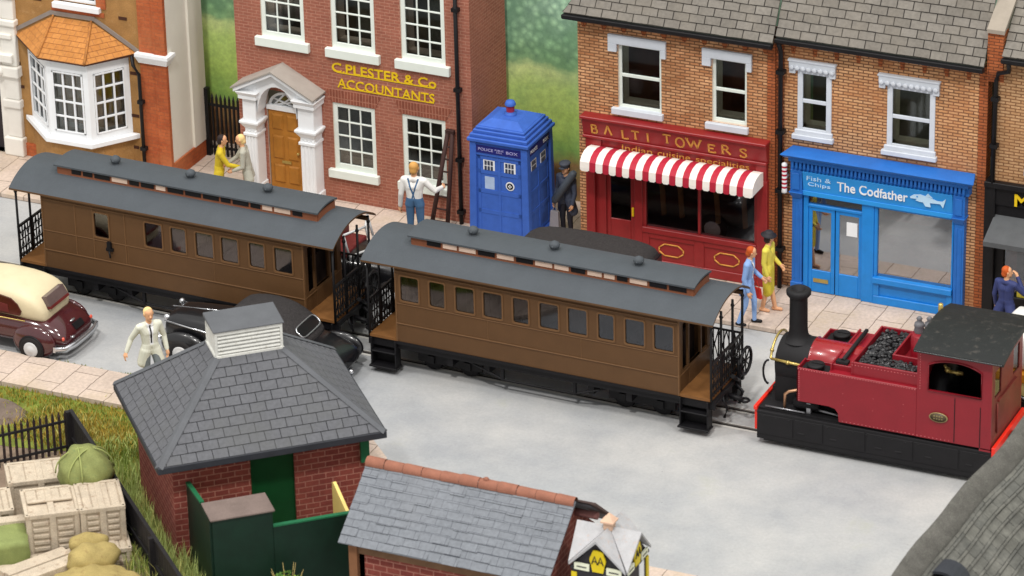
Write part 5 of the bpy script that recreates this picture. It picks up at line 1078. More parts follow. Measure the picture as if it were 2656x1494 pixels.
# ------------------------------------------------------------------ roadside telephone kiosk
def kiosk():
    cx, cy = 7.72, -12.84; h = .5; t = thing('sentry_box', 'black and yellow roadside box with white cross-gabled roof and yellow emblem', 'kiosk', (cx, cy, 0))
    ze, zr = 1.98, 2.54
    M_kb = paint('kiosk_black', lin(46, 44, 48), .6, .15, 5); M_ky = paint('kiosk_yellow', lin(214, 190, 30), .5, .08)
    M_kr = paint('kiosk_roof', lin(168, 168, 170), .6, .1, 4, dirt=lin(176, 154, 142), fine=.08)
    b = MB(); b.box(cx-h, cx+h, cy-h, cy+h, 0, ze)
    b.prism([(cx-h, ze), (cx+h, ze), (cx, zr-.02)], 'y', cy-h+.02, cy+h-.02); b.prism([(cy-h, ze), (cy+h, ze), (cy, zr-.02)], 'x', cx-h+.02, cx+h-.02)
    b.box(cx-h-.02, cx+h+.02, cy-h-.02, cy+h+.02, ze-.06, ze); b.build('body', M_kb, t, bevel=.008)
    b = MB(); o = .07; e = h+.03; th = .05; zl = ze+.02
    for q in range(4):
        Mx = Matrix.Translation((cx, cy, 0)) @ Matrix.Rotation(q*PI/2, 4, 'Z')
        for s in (-1, 1):
            # half of one gable arm: ridge from centre out to the front, valley to the corner
            A = [(0, 0, zr), (0, -e-o, zr), (s*e, -e-o*.3, zl)]
            if s > 0: A = [A[0], A[1], A[2]]
            else: A = [A[0], A[2], A[1]]
            b.hexa([Mx @ Vector((p[0], p[1], p[2])) for p in A], [Mx @ Vector((p[0], p[1], p[2]+th)) for p in A])
            B_ = [(0, 0, zr+th), (0, -e-o, zr+th), (s*e, -e-o*.3, zl+th)]
    rf = b.build('roof', M_kr, t, recalc=True)
    b = MB(); b.box(cx-.08, cx+.08, cy-.08, cy+.08, zr, zr+.14); b.box(cx-.12, cx+.12, cy-.12, cy+.12, zr+.14, zr+.17); b.hexa([(cx-.11, cy-.11, zr+.17), (cx+.11, cy-.11, zr+.17), (cx+.11, cy+.11, zr+.17), (cx-.11, cy+.11, zr+.17)], [(cx-.01, cy-.01, zr+.30), (cx+.01, cy-.01, zr+.30), (cx+.01, cy+.01, zr+.30), (cx-.01, cy+.01, zr+.30)])
    b.build('finial', paint('finial_buff', lin(206, 172, 148), .7, .1), rf)
    for q, nm in ((0, 'front'), (1, 'side')):
        Mx = Matrix.Translation((cx, cy, 0)) @ Matrix.Rotation(q*PI/2, 4, 'Z'); y = -h-.0
        f = MB(Mx); n = 20
        f.hexa([(.15*math.cos(2*PI*i/n), y-.0, 2.17+.15*math.sin(2*PI*i/n)) for i in range(n)], [(.15*math.cos(2*PI*i/n), y-.03, 2.17+.15*math.sin(2*PI*i/n)) for i in range(n)])
        f.hexa([(-.10, y, 1.94), (.10, y, 1.94), (.13, y, 2.10), (-.13, y, 2.10)], [(-.10, y-.028, 1.94), (.10, y-.028, 1.94), (.13, y-.028, 2.10), (-.13, y-.028, 2.10)])
        f.hexa([(-.12, y, 2.27), (.12, y, 2.27), (.10, y, 2.35), (-.08, y, 2.36)], [(-.12, y-.027, 2.27), (.12, y-.027, 2.27), (.10, y-.027, 2.35), (-.08, y-.027, 2.36)])
        em = f.build('emblem', M_ky, t, recalc=True)
        f = MB(Mx)
        for x in (-.055, .055):
            f.tube([(x-.05, y-.034, 2.10), (x, y-.034, 2.25), (x+.05, y-.034, 2.10)], .012, 5); f.tube([(x-.03, y-.034, 2.15), (x+.03, y-.034, 2.15)], .009, 5)
        f.build('emblem_letters', M_kb, em)
        for x in (-.30, .30):
            f = MB(Mx); f.box(x-.14, x+.14, y-.03, y, 1.93, 2.06); f.box(x-.09, x+.09, y-.036, y-.03, 1.985, 2.005, 1); f.build('plaque', [paint('plaque_cream', lin(222, 224, 200), .5), M_kb], t)
        f = MB(Mx)
        f.box(-.50, -.40, y-.02, y, 0, 1.86, 0); f.box(.40, .50, y-.02, y, 0, 1.86, 0); f.box(.1, .3, y-.012, y, 1.2, 1.88, 1); f.build('panel_strips', [M_ky, M_white], t)
kiosk()

# ------------------------------------------------------------------ old mossy stone roof at the right corner
def barn():
    t = thing('barn', 'mossy grey stone barn roof with a thick ridge capping and an arched hatch', 'barn', (14.4, -11.5, 0))
    M_m = paint('stone_capping', lin(94, 92, 87), .9, .2, 3.4, bump=1.0, dirt=lin(114, 114, 106), fine=.3)
    M_s = brick('stone_slates', lin(102, 101, 95), lin(88, 88, 84), lin(52, 52, 50), .46, .226, .008, stain=lin(122, 121, 114), stain_amt=.8, bump=.6, vtint=.25, stain_scale=2.2)
    rnd = random.Random(2); ys = [-7.0+i*-.42 for i in range(20)]
    rx = lambda y: 13.08+.055*(y+12)*(1 if y > -12 else -.2)+.03*math.sin(y*2.1); rz = lambda y: 3.0+.03*math.sin(y*1.7+1)
    sl = 1.0; b = MB()
    for i in range(14):
        for ya, yb in zip(ys, ys[1:]):
            s0, s1 = .20+i*.16, .20+(i+1)*.16+.0
            if yb < -12.3 and .25 < s0 < .95: continue
            k0 = rnd.uniform(0, .015)
            P = lambda y, s, l: (rx(y)+s, y, rz(y)-s*sl+l)
            b.face((P(yb, s0, .0), P(yb, s1, .035+k0), P(ya, s1, .035+k0), P(ya, s0, .0))[::1], 0, uv=[(yb, -s0*1.41), (yb, -s1*1.41), (ya, -s1*1.41), (ya, -s0*1.41)])
            b.face((P(yb, s1, .035+k0), P(yb, s1, -.01), P(ya, s1, -.01), P(ya, s1, .035+k0)), 0)
    rf = b.build('roof', M_s, t, recalc=False)
    b = MB(); rings = []
    for y in ys:
        x, z = rx(y), rz(y); j = rnd.uniform(-.015, .015)
        rings.append([(x-.22, y, z-.40+j), (x-.13, y, z-.10+j), (x-.06+j, y, z+.03+j), (x+.03, y, z+.015), (x+.12, y, z-.07+j), (x+.26, y, z-.20+j), (x+.28, y, z-.32), (x, y, z-.3)])
    b.loft(rings); b.build('ridge_capping', M_m, rf, recalc=True)
    b = MB(); b.box(13.3, 15.2, -15.0, -7.2, 0, .8); b.prism([(13.3, .8), (15.2, .8), (13.42, 2.45), (13.3, 2.45)], 'y', -15.0, -7.2); b.build('wall', paint('barn_stone', lin(120, 112, 100), .9, .2, bump=.4), t)
    # swept hatch
    b = MB(); n = 12; cx, cz, y0, y1 = 13.56, 2.30, -12.4, -11.9
    for i in range(n):
        a0, a1 = PI*i/n, PI*(i+1)/n
        P = lambda a, r, y: (cx+r*math.cos(a), y, cz+r*math.sin(a)*1.0)
        b.hexa([P(a0, .35, y0), P(a0, .40, y0), P(a1, .40, y0), P(a1, .35, y0)], [P(a0, .35, y1), P(a0, .38, y1), P(a1, .38, y1), P(a1, .35, y1)])
    h = b.build('hatch', M_fas, t, recalc=True)
    b = MB(); b.prism([(cx+.35*math.cos(PI*i/n), cz+.35*math.sin(PI*i/n)) for i in range(n+1)], 'y', y0+.25, y0+.28); b.box(cx-.16, cx+.10, y0+.2, y0+.25, cz-.1, cz+.14, 1); b.build('opening', [M_satin, paint('hatch_brown', lin(140, 86, 40), .8, .3)], h)
barn()

# ------------------------------------------------------------------ yard: fence, goods, rough grass
def rot(x, y, a): return x*math.cos(a)-y*math.sin(a), x*math.sin(a)+y*math.cos(a)
fx0, fy0, fx1, fy1 = -4.82, -9.72, .62, -15.02
t = thing('plank_fence', 'long black board fence running down between the goods yard and the grass bank', 'fence', (fx0, fy0, 0))
L = math.hypot(fx1-fx0, fy1-fy0); an = math.atan2(fy1-fy0, fx1-fx0); Mf = Matrix.Translation((fx0, fy0, 0)) @ Matrix.Rotation(an, 4, 'Z')
M_fence = paint('tarred_board', lin(34, 32, 34), .6, .25, 5, fine=.2)
b = MB(Mf)
for i in range(int(L/.16)): b.box(i*.16, i*.16+.15, 0, .03, 0, .86+random.uniform(-.01, .01))
b.build('boards', M_fence, t)
b = MB(Mf); b.box(-.02, L, -.02, .05, .86, .91); b.box(0, L, -.03, 0, .3, .36); b.build('capping', M_fence, t)
for k in range(5):
    b = MB(Mf); x = .02+k*1.8; b.box(x-.05, x+.05, -.1, -.0, 0, .9); b.build('post', M_fence, t)
t = thing('picket_fence', 'black iron picket fence along the back of the goods yard', 'fence', (-5.3, -10.3, 0))
px0, py0, px1, py1 = -4.86, -9.74, -6.6, -11.74; L = math.hypot(px1-px0, py1-py0); an = math.atan2(py1-py0, px1-px0); Mp = Matrix.Translation((px0, py0, 0)) @ Matrix.Rotation(an, 4, 'Z')
b = MB(Mp); b.box(0, L, -.015, .015, .66, .71); b.box(0, L, -.015, .015, .12, .17); b.build('rail', M_fence, t)
b = MB(Mp)
i = 0
while i*.125 < L-.05:
    x = .06+i*.125; b.box(x-.024, x+.024, -.03, -.0, .0, .82); b.hexa([(x-.024, -.03, .82), (x+.024, -.03, .82), (x+.024, 0, .82), (x-.024, 0, .82)], [(x-.003, -.02, .91), (x+.003, -.02, .91), (x+.003, -.01, .91), (x-.003, -.01, .91)]); i += 1
pk = b.build('pickets', paint('rusty_picket', lin(48, 38, 38), .7, .4, 6, dirt=lin(110, 84, 76)), t)

M_crate = paint('crate_buff', lin(192, 178, 158), .85, .14, 3, bump=.6, dirt=lin(146, 118, 96), fine=.18)
M_tarp = paint('tarpaulin_green', lin(126, 132, 78), .75, .2, 3, bump=.5, dirt=lin(100, 118, 76), fine=.14)
M_sack = paint('sack_ochre', lin(164, 146, 92), .85, .14, 3, bump=.5, dirt=lin(134, 110, 72), fine=.14)
ca = R(36)
def crate(name, label, cx, cy, z, lx, ly, h, a, cat='crate', slat=True, open_=False, grp='weathered crates in the goods yard'):
    t = thing(name, label, cat, (cx, cy, z), a, grp); B = lambda mb, n, m, p=t, **k: mb.build(n, m, p, local=True, **k)
    x, y = lx/2, ly/2; b = MB(); b.box(-x+.03, x-.03, -y+.03, y-.03, 0, h-.03); B(b, 'body', M_crate, bevel=.012, seg=2)
    b = MB()
    for sx in (-1, 1):
        for sy in (-1, 1): b.box(*sorted((sx*x, sx*(x-.1))), *sorted((sy*y, sy*(y-.1))), 0, h)
    b.box(-x, x, -y-.01, -y+.06, h-.08, h+.01); b.box(-x, x, -y-.01, -y+.06, 0, .08); b.box(x-.06, x+.01, -y, y, h-.08, h+.01); b.box(-x-.01, -x+.06, -y, y, h-.08, h+.01); b.box(-x, x, y-.06, y+.01, h-.08, h+.01)
    b.box(-.06, .06, -y-.012, -y+.05, .08, h); b.box(-.06, .06, -y, y, h-.03, h+.012)
    B(b, 'battens', M_crate, bevel=.012, seg=2)
    if slat:
        n = 6
        for x0, x1 in ((-x+.12, -.08), (.08, x-.12)):
            b = MB()
            for k in range(n): z = .1+k*(h-.2)/n; b.box(x0, x1, -y-.0, -y+.04, z, z+(h-.2)/n*.6)
            B(b, 'slats', M_crate, bevel=.012)
        b = MB()
        for k in range(n): z = .1+k*(h-.2)/n; b.box(x-.04, x, -y+.12, y-.12, z, z+(h-.2)/n*.6)
        B(b, 'slats', M_crate, bevel=.012)
    b = MB(); n = 4
    for k in range(n): u0 = -x+.07+k*(2*x-.14)/n; b.box(u0+.008, u0+(2*x-.14)/n-.008, (-y+.06 if not open_ else -.02), y-.06, h-.035, h-.004)
    B(b, 'lid', M_crate, bevel=.01)
    if open_:
        b = MB(); b.box(-x+.08, x-.08, -.08, -.0, h-.0, h+.05); B(b, 'lid_edge', M_crate, bevel=.015)
    return t
crate('crate', 'broad buff crate with a strapped lid against the picket fence', -4.30, -11.82, 0, 1.22, .80, .76, ca, slat=False)
crate('crate', 'open buff slatted crate with its lid pushed half back', -3.30, -13.13, 0, .98, 1.05, .98, ca, open_=True)
crate('crate', 'tall closed slatted crate below the green bundle beside the board fence', -2.52, -12.66, .10, .82, 1.05, .92, ca)
crate('crate', 'low crate beneath the closed slatted crate beside the board fence', -2.12, -13.02, 0, .66, .66, .32, ca, slat=False)
crate('crate', 'half hidden crate standing behind the green sheeted load', -4.55, -13.0, 0, .6, .9, .66, ca, slat=False)
def soft(name, label, cat, c, r, mat, rz=0, seed=1, ropes=True, squash=.72):
    t = thing(name, label, cat, (c[0], c[1], c[2]), rz); rnd = random.Random(seed); b = MB(); b.ball((0, 0, r[2]*squash), (r[0], r[1], r[2]), 44)
    for v in b.bm.verts:
        p = v.co; n = .06*math.sin(p.x*7+seed)*math.sin(p.y*6+1)+.03*math.sin(p.x*17+p.z*13+seed)+.022*math.sin(p.y*23+p.z*19)*math.sin(p.x*15); p *= 1+n
        if p.z < 0: p.z = 0
    o = b.build('cover', mat, t, local=True)
    if ropes:
        b = MB()
        for a, off in ((0, 0), (PI/2, .1), (.7, -.1)):
            P = []
            for i in range(15):
                tt = PI*(i+.0)/14; d = math.cos(tt)*1.0; z = r[2]*squash+r[2]*1.015*math.sin(tt)
                lx, ly = math.cos(a)*d*r[0]*1.01, math.sin(a)*d*r[1]*1.01
                P.append((lx-math.sin(a)*off, ly+math.cos(a)*off, z+.005))
            b.tube(P, .014, 5)
        b.build('rope', paint('rope', lin(150, 158, 96), .9), t, local=True)
    return t
soft('tarpaulin_bundle', 'round green roped tarpaulin bundle lying on the slatted crates', 'bundle', (-3.22, -11.95, .72), (.54, .52, .45), M_tarp, ca, 2)
t = thing('sheeted_load', 'square green sheeted load with a buff board along its top edge', 'load', (-3.86, -14.0, 0), ca)
b = MB(); b.box(-.48, .48, -.46, .46, 0, .62)
bmesh.ops.subdivide_edges(b.bm, edges=b.bm.edges[:], cuts=5, use_grid_fill=True)
for v in b.bm.verts: v.co += Vector((math.sin(v.co.z*14+v.co.y*9), math.sin(v.co.x*13+v.co.z*8), math.sin(v.co.x*11+v.co.y*15)*.7))*.014
for f in b.bm.faces: f.smooth = True
b.build('sheet', paint('sheet_green', lin(130, 140, 84), .75, .18, 3, bump=.5, fine=.12), t, local=True)
b = MB(); b.box(-.54, .54, .30, .52, .60, .68); b.build('top_board', M_crate, t, local=True, bevel=.014, seg=2)
soft('sack', 'plump ochre sack lying in front of the slatted crates', 'sack', (-2.02, -13.86, .22), (.52, .34, .28), M_sack, R(58), 3, False)
soft('sack', 'flattened ochre sack beneath the plump one at the front of the yard', 'sack', (-1.72, -14.42, 0), (.85, .55, .30), M_sack, R(30), 8, False)
soft('sack', 'small folded ochre sack leaning on the front of the closed crate', 'sack', (-2.28, -13.52, .34), (.36, .22, .22), M_sack, R(40), 4, False)
def planks(name, label, c, rz, n, lx, ly, h, tilt=0):
    t = thing(name, label, 'planks', c, rz); b = MB()
    for k in range(n): y = -ly/2+k*ly/n; b.box(-lx/2+random.uniform(-.04, .04), lx/2+random.uniform(-.05, .05), y+.01, y+ly/n-.01, 0, h+random.uniform(-.01, .02))
    b.bm.transform(Matrix.Rotation(tilt, 4, 'Y')); b.build('boards', M_crate, t, local=True, bevel=.014, seg=2); return t
planks('plank_stack', 'stack of pale planks slanting across the front of the open crate', (-2.82, -14.35, .14), R(62), 4, 1.35, .70, .24)
planks('plank_stack', 'flat pale boards lying under the slanting planks', (-3.55, -14.6, 0), R(40), 3, 1.4, .9, .22)
# yard floor, path and bank
g = MB(); g.face(((-16, -9.4, .006), (-5.6, -9.4, .006), (-4.8, -9.75, .006), (.9, -15.3, .006), (.5, -20, .006), (-12, -20, .006))[::-1]); tag(g.build('yard', paint('yard_earth', lin(130, 112, 96), .95, .2, 2, dirt=lin(90, 72, 58), bump=.4), recalc=True), kind='structure')
M_gr = paint('bank_turf', lin(112, 122, 50), .95, .35, 3, dirt=lin(150, 130, 56), bump=.6, fine=.2)
g = MB(); g.face(((-16, -7.83, .014), (-2.6, -7.83, .014), (-1.2, -7.92, .014), (-.35, -8.27, .014), (.2, -9.02, .014), (.8, -9.97, .014), (1.2, -10.6, .014), (1.6, -14.6, .014), (1.2, -16, .014), (.5, -15.0, .014), (-4.8, -9.72, .014), (-6, -10.0, .014), (-16, -10.6, .014))[::-1]); tag(g.build('grass_bank', M_gr, recalc=True), kind='structure')
g = MB(); pts = [(-9.5, -8.35), (-7.6, -8.28), (-6.9, -8.35), (-6.45, -8.6), (-6.3, -8.95), (-6.55, -9.25), (-7.1, -9.5), (-9.5, -9.9)]
g.hexa([(x, y, .0) for x, y in pts], [(-7.9+(x+7.9)*.9, -9+(y+9)*.85, .1) for x, y in pts]); tag(g.build('path', paint('path_earth', lin(112, 98, 88), .95, .25, 2, dirt=lin(84, 66, 52), bump=.5, fine=.12), recalc=True), kind='structure')
def blades(name, zone, n, h0, h1, mats, lean=.35, wd=.012, seed=1):
    rnd = random.Random(seed); vs, fs, mi = [], [], []
    for _ in range(n):
        q = zone(rnd)
        if q is None: continue
        x, y, k = q; h = rnd.uniform(h0, h1)*k; a = rnd.uniform(0, 2*PI); l = rnd.uniform(0, lean)*h; w_ = wd*rnd.uniform(.6, 1.2); dx, dy = math.cos(a), math.sin(a); i = len(vs); c = rnd.uniform(0, 2*PI)
        vs += [(x-math.cos(c)*w_, y-math.sin(c)*w_, 0), (x+math.cos(c)*w_, y+math.sin(c)*w_, 0), (x+dx*l*.4+math.cos(c)*w_*.7, y+dy*l*.4+math.sin(c)*w_*.7, h*.6), (x+dx*l*.4-math.cos(c)*w_*.7, y+dy*l*.4-math.sin(c)*w_*.7, h*.6), (x+dx*l, y+dy*l, h)]
        fs += [(i, i+1, i+2, i+3), (i+3, i+2, i+4)]; m_ = rnd.choices(range(len(mats)), [1]*len(mats))[0]; mi += [m_, m_]
    me = bpy.data.meshes.new(name); me.from_pydata(vs, [], fs)
    for m_ in mats: me.materials.append(m_)
    me.polygons.foreach_set('material_index', mi); o = bpy.data.objects.new(name, me); COL.objects.link(o); return tag(o, kind='stuff')
G1, G2, G3, G4, G5 = [paint('blade_%s' % n, lin(*c), .8, .1) for n, c in (('olive', (136, 138, 58)), ('green', (116, 136, 50)), ('straw', (190, 184, 108)), ('ochre', (172, 144, 58)), ('pale', (174, 188, 112)))]
ux, uy = (fx1-fx0)/math.hypot(fx1-fx0, fy1-fy0), (fy1-fy0)/math.hypot(fx1-fx0, fy1-fy0)
def inhut(x, y):
    a, c = rot(x+.5, y+10.53, -R(41.9)); return (-1.82 < a < 1.82 and -1.5 < c < 1.5) or (-1.6 < a < 1.02 and -3.36 < c < -1.4)
def bank(rnd):
    s = rnd.uniform(.0, 8); d = rnd.uniform(.06, 1.5); x, y = fx0+ux*s-uy*d, fy0+uy*s+ux*d
    return None if inhut(x, y) or y > -7.86 else (x, y, 1)
def yard_edge(rnd):
    s = rnd.uniform(4.2, 7.6); d = -abs(rnd.gauss(0, .22))-.05; return (fx0+ux*s-uy*d, fy0+uy*s+ux*d, 1)
def low(rnd):
    x, y = rnd.uniform(-9.5, -1.6), rnd.uniform(-9.75, -7.80)
    if inhut(x, y) or (x < -6.4 and -9.5 < y < -8.35): return None
    if (x-fx0)*-uy+(y-fy0)*ux < 0 and y < -9.7: return None
    return (x, y, 1)
def tufts(rnd):
    s = 1.2+6.6*rnd.random()**.7; d = rnd.choice((.2, .35, .6, .8, .95, 1.1))+rnd.gauss(0, .06); x, y = fx0+ux*s-uy*d, fy0+uy*s+ux*d; return None if inhut(x, y) else (x, y, 1)
blades('grass', bank, 9000, .08, .26, [G2, G2, G5, G5], .6, seed=1)
blades('grass', tufts, 5200, .25, .58, [G5, G5, G3, G5], .5, .009, seed=2)
blades('grass', low, 12000, .04, .12, [G2, G1, G4, G2, G4], .7, .012, seed=3)
blades('grass', yard_edge, 700, .15, .40, [G2, G5, G3], .6, .010, seed=4)
blades('grass', lambda r: (lambda x, y: None if inhut(x, y) else (x, y, 1))(-5.0+r.gauss(0, .75), -8.95+r.gauss(0, .36)), 3800, .06, .2, [G4, G4, G3, G1], .7, seed=5)
blades('grass', lambda r: (lambda q: (q[0]+r.gauss(0, q[2]), q[1]+r.gauss(0, .05), 1))(r.choice(((-6.6, -6.5, .3), (-5.4, -6.5, .2), (-8.4, -6.52, .3), (-2.9, -5.6, .2)))), 420, .02, .06, [G1, G2], .9, .014, seed=9)
def bush(name, label, c, r, h, seed):
    rnd = random.Random(seed); t = thing(name, label, 'plant', c); b = MB()
    for _ in range(9):
        a = rnd.uniform(0, 2*PI); b.tube([(0, 0, 0), (r*.5*math.cos(a), r*.5*math.sin(a), h*.6), (r*.8*math.cos(a), r*.8*math.sin(a), h*.95)], [.015, .01, .004], 4)
    b.build('stem', M_sack, t, local=True); b = MB()
    for _ in range(420):
        a, e = rnd.uniform(0, 2*PI), rnd.uniform(0, 1)**.5; p = Vector((r*e*math.cos(a), r*e*math.sin(a), h*(.3+.7*rnd.random()*(1-e*.5)))); s = .03*rnd.uniform(.6, 1.4)
        u = Vector((rnd.uniform(-1, 1), rnd.uniform(-1, 1), rnd.uniform(-.5, .5))).normalized(); w_ = u.orthogonal()
        b.face((p-u*s, p+w_*s*.6, p+u*s, p-w_*s*.6), rnd.choice((0, 0, 1)))
    b.build('foliage', [G2, paint('leaf_dark', lin(70, 104, 40), .8, .2)], t, local=True)
bush('bush', 'small green bush at the foot of the dark green screen', (1.80, -13.58, 0), .36, .90, 3)
# ------------------------------------------------------------------ cars
def sup(x, yc, w, z0, z1, n=2.6, k=20):
    P = []
    for i in range(k):
        a = 2*PI*(i+.5)/k; c, s = math.cos(a), math.sin(a)
        P.append((x, yc+w*math.copysign(abs(c)**(2/n), c), (z0+z1)/2+(z1-z0)/2*math.copysign(abs(s)**(2/n), s)))
    return P
def finish(o, lv=1):
    m = o.modifiers.new('Subdivision', 'SUBSURF'); m.levels = lv; m.render_levels = lv; return o
M_mar = gloss('maroon_paint', lin(70, 27, 31), .16, .8)
M_chrome = paint('chrome', lin(206, 208, 212), .2, .05, metal=.85)
M_silver = paint('silver_plastic', lin(196, 196, 196), .3, .05)
M_hood = paint('cream_hood', lin(212, 198, 164), .5, .06, 3)
M_tyre = paint('tyre', lin(32, 30, 30), .8, .2)
M_redin = paint('red_leather', lin(96, 34, 32), .5, .25)
M_carblk = gloss('black_paint', lin(20, 20, 23), .3, .35)
M_carmat = paint('black_hood_cloth', lin(50, 47, 47), .85, .3, 26, bump=.6, fine=.3)
def wheels(t, xs, ys, r, hub, wd=.13):
    for x in xs:
        for y in ys:
            s = -1 if y < sum(ys)/2 else 1; b = MB(); b.lathe([(0, -wd/2), (r*.8, -wd/2), (r, -wd/3), (r, wd/3), (r*.8, wd/2), (0, wd/2)], (x, y, r), 22, 'y'); w_ = b.build('wheel', M_tyre, t)
            b = MB(); b.lathe([(r*.62, s*wd*.5), (r*.6, s*(wd*.5+.012)), (r*.45, s*(wd*.5+.005)), (r*.3, s*(wd*.5+.03)), (r*.12, s*(wd*.5+.045)), (0, s*(wd*.5+.048))], (x, y, r), 20, 'y'); b.build('hubcap', hub, w_)
def maroon():
    yc, w_ = -5.80, .70; t = thing('saloon_car', 'glossy maroon saloon car with cream roof parked at the near kerb', 'car', (-8.9, yc, 0))
    b = MB(); st = [(-6.86, .42, .28, .42), (-6.90, .56, .24, .52), (-7.0, .62, .2, .63), (-7.16, .655, .19, .73), (-7.35, .68, .18, .80), (-7.6, .69, .18, .85), (-8.2, .70, .18, .87), (-9.2, .70, .18, .87), (-10.0, .69, .18, .84), (-10.7, .62, .2, .78), (-11.05, .5, .25, .66), (-11.15, .3, .32, .5)]
    b.loft([sup(x, yc, w2, z0, z1, 3.0) for x, w2, z0, z1 in st]); bo = finish(b.build('body', M_mar, t))
    for nm, x in (('rear_wing', -7.52), ('front_wing', -10.2)):
        for s in (-1, 1):
            b = MB(); b.ball((x-.02, yc+s*(w_-.03), .36), (.50, .15, .36), 22); finish(b.build(nm, M_mar, t), 1)
            b = MB(); b.lathe([(0, -.01), (.27, -.01), (.29, .0), (.27, .01), (0, .01)], (x-.02, yc+s*(w_+.105), .26), 22, 'y'); b.build('wheel_arch', M_satin, t)
    wheels(t, (-7.54, -10.2), (yc-w_-.07, yc+w_+.07), .255, M_silver)
    b = MB(); st = [(-7.33, .46, .70, .90), (-7.40, .55, .68, 1.06), (-7.52, .60, .66, 1.24), (-7.72, .615, .66, 1.36), (-8.1, .62, .7, 1.43), (-8.7, .62, .7, 1.45), (-9.2, .61, .7, 1.40), (-9.55, .58, .7, 1.2), (-9.9, .52, .7, .9)]
    b.loft([sup(x, yc, w2, z0, z1, 3.4) for x, w2, z0, z1 in st]); ho = finish(b.build('cabin_roof', M_hood, t))
    for s in (-1, 1):
        P = [(-7.86, .86), (-7.82, .95), (-7.90, 1.10), (-8.05, 1.21), (-8.3, 1.25), (-9.2, 1.23), (-9.5, .95), (-9.5, .86)]
        b = MB(); b.hexa([(p[0], yc+s*.60, p[1]) for p in P], [(p[0], yc+s*.638, p[1]) for p in P]); wo = b.build('side_window', paint('dusk_red_glass', lin(74, 24, 20), .15, .5, 2), t, recalc=True)
        b = MB(); b.hexa([(-8.5, yc+s*.62, .9), (-8.1, yc+s*.62, .9), (-8.1, yc+s*.62, 1.10), (-8.45, yc+s*.62, 1.1)], [(-8.5, yc+s*.642, .9), (-8.1, yc+s*.642, .9), (-8.12, yc+s*.642, 1.06), (-8.42, yc+s*.642, 1.1)]); b.build('seat_patch', M_redin, wo, recalc=True)  # flat patch in seat red on the window, for the interior
        b = MB(); b.tube([(-7.7, yc+s*.705, .80), (-9.9, yc+s*.705, .80)], .012, 6); b.build('waist_trim', M_brass, t)
    b = MB(); P = [(-7.335, -.36, .98), (-7.335, .36, .98), (-7.455, .33, 1.22), (-7.455, -.33, 1.22)]
    b.hexa([(x+.06, yc+y, z+.005) for x, y, z in P], [(x-.05, yc+y, z-.02) for x, y, z in P]); wr = b.build('rear_window', paint('grey_glass', lin(96, 80, 78), .12, .2), t, recalc=True)
    b = MB(); P = [(-7.335, -.36, .98), (-7.335, .36, .98), (-7.36, .355, 1.03), (-7.36, -.355, 1.03)]; b.hexa([(x+.064, yc+y, z+.006) for x, y, z in P], [(x-.02, yc+y, z-.01) for x, y, z in P]); b.build('parcel_shelf', M_redin, wr, recalc=True)
    b = MB(); R_ = [(-7.05, yc-.74, .29), (-6.86, yc-.66, .29), (-6.79, yc-.35, .29), (-6.78, yc, .29), (-6.79, yc+.35, .29), (-6.86, yc+.66, .29), (-7.05, yc+.74, .29)]
    b.loft([[(p[0]+.025, p[1], p[2]-.06), (p[0]+.03, p[1], p[2]+.05), (p[0]-.02, p[1], p[2]+.06), (p[0]-.03, p[1], p[2]-.06)] for p in R_]); b.build('bumper', M_chrome, t, recalc=True)
    b = MB(); b.hexa([(-6.905, yc-.13, .50), (-6.905, yc+.20, .50), (-6.985, yc+.20, .60), (-6.985, yc-.13, .60)], [(-6.865, yc-.13, .51), (-6.865, yc+.20, .51), (-6.945, yc+.20, .615), (-6.945, yc-.13, .615)]); b.build('number_plate', M_black, t, recalc=True)
    b = MB(); b.ball((-6.99, yc-.06, .675), (.03, .1, .02), 8); b.build('boot_handle', M_chrome, t)
    for y in (-.56, .56): b = MB(); b.ball((-6.93, yc+y, .47), (.03, .035, .045), 10); b.build('tail_light', paint('tail_lamp', lin(220, 90, 70), .15, .1), t)
    b = MB(); b.ball((-6.86, yc-.30, .43), (.03, .06, .025), 8); b.build('boot_badge', M_chrome, t)
maroon()
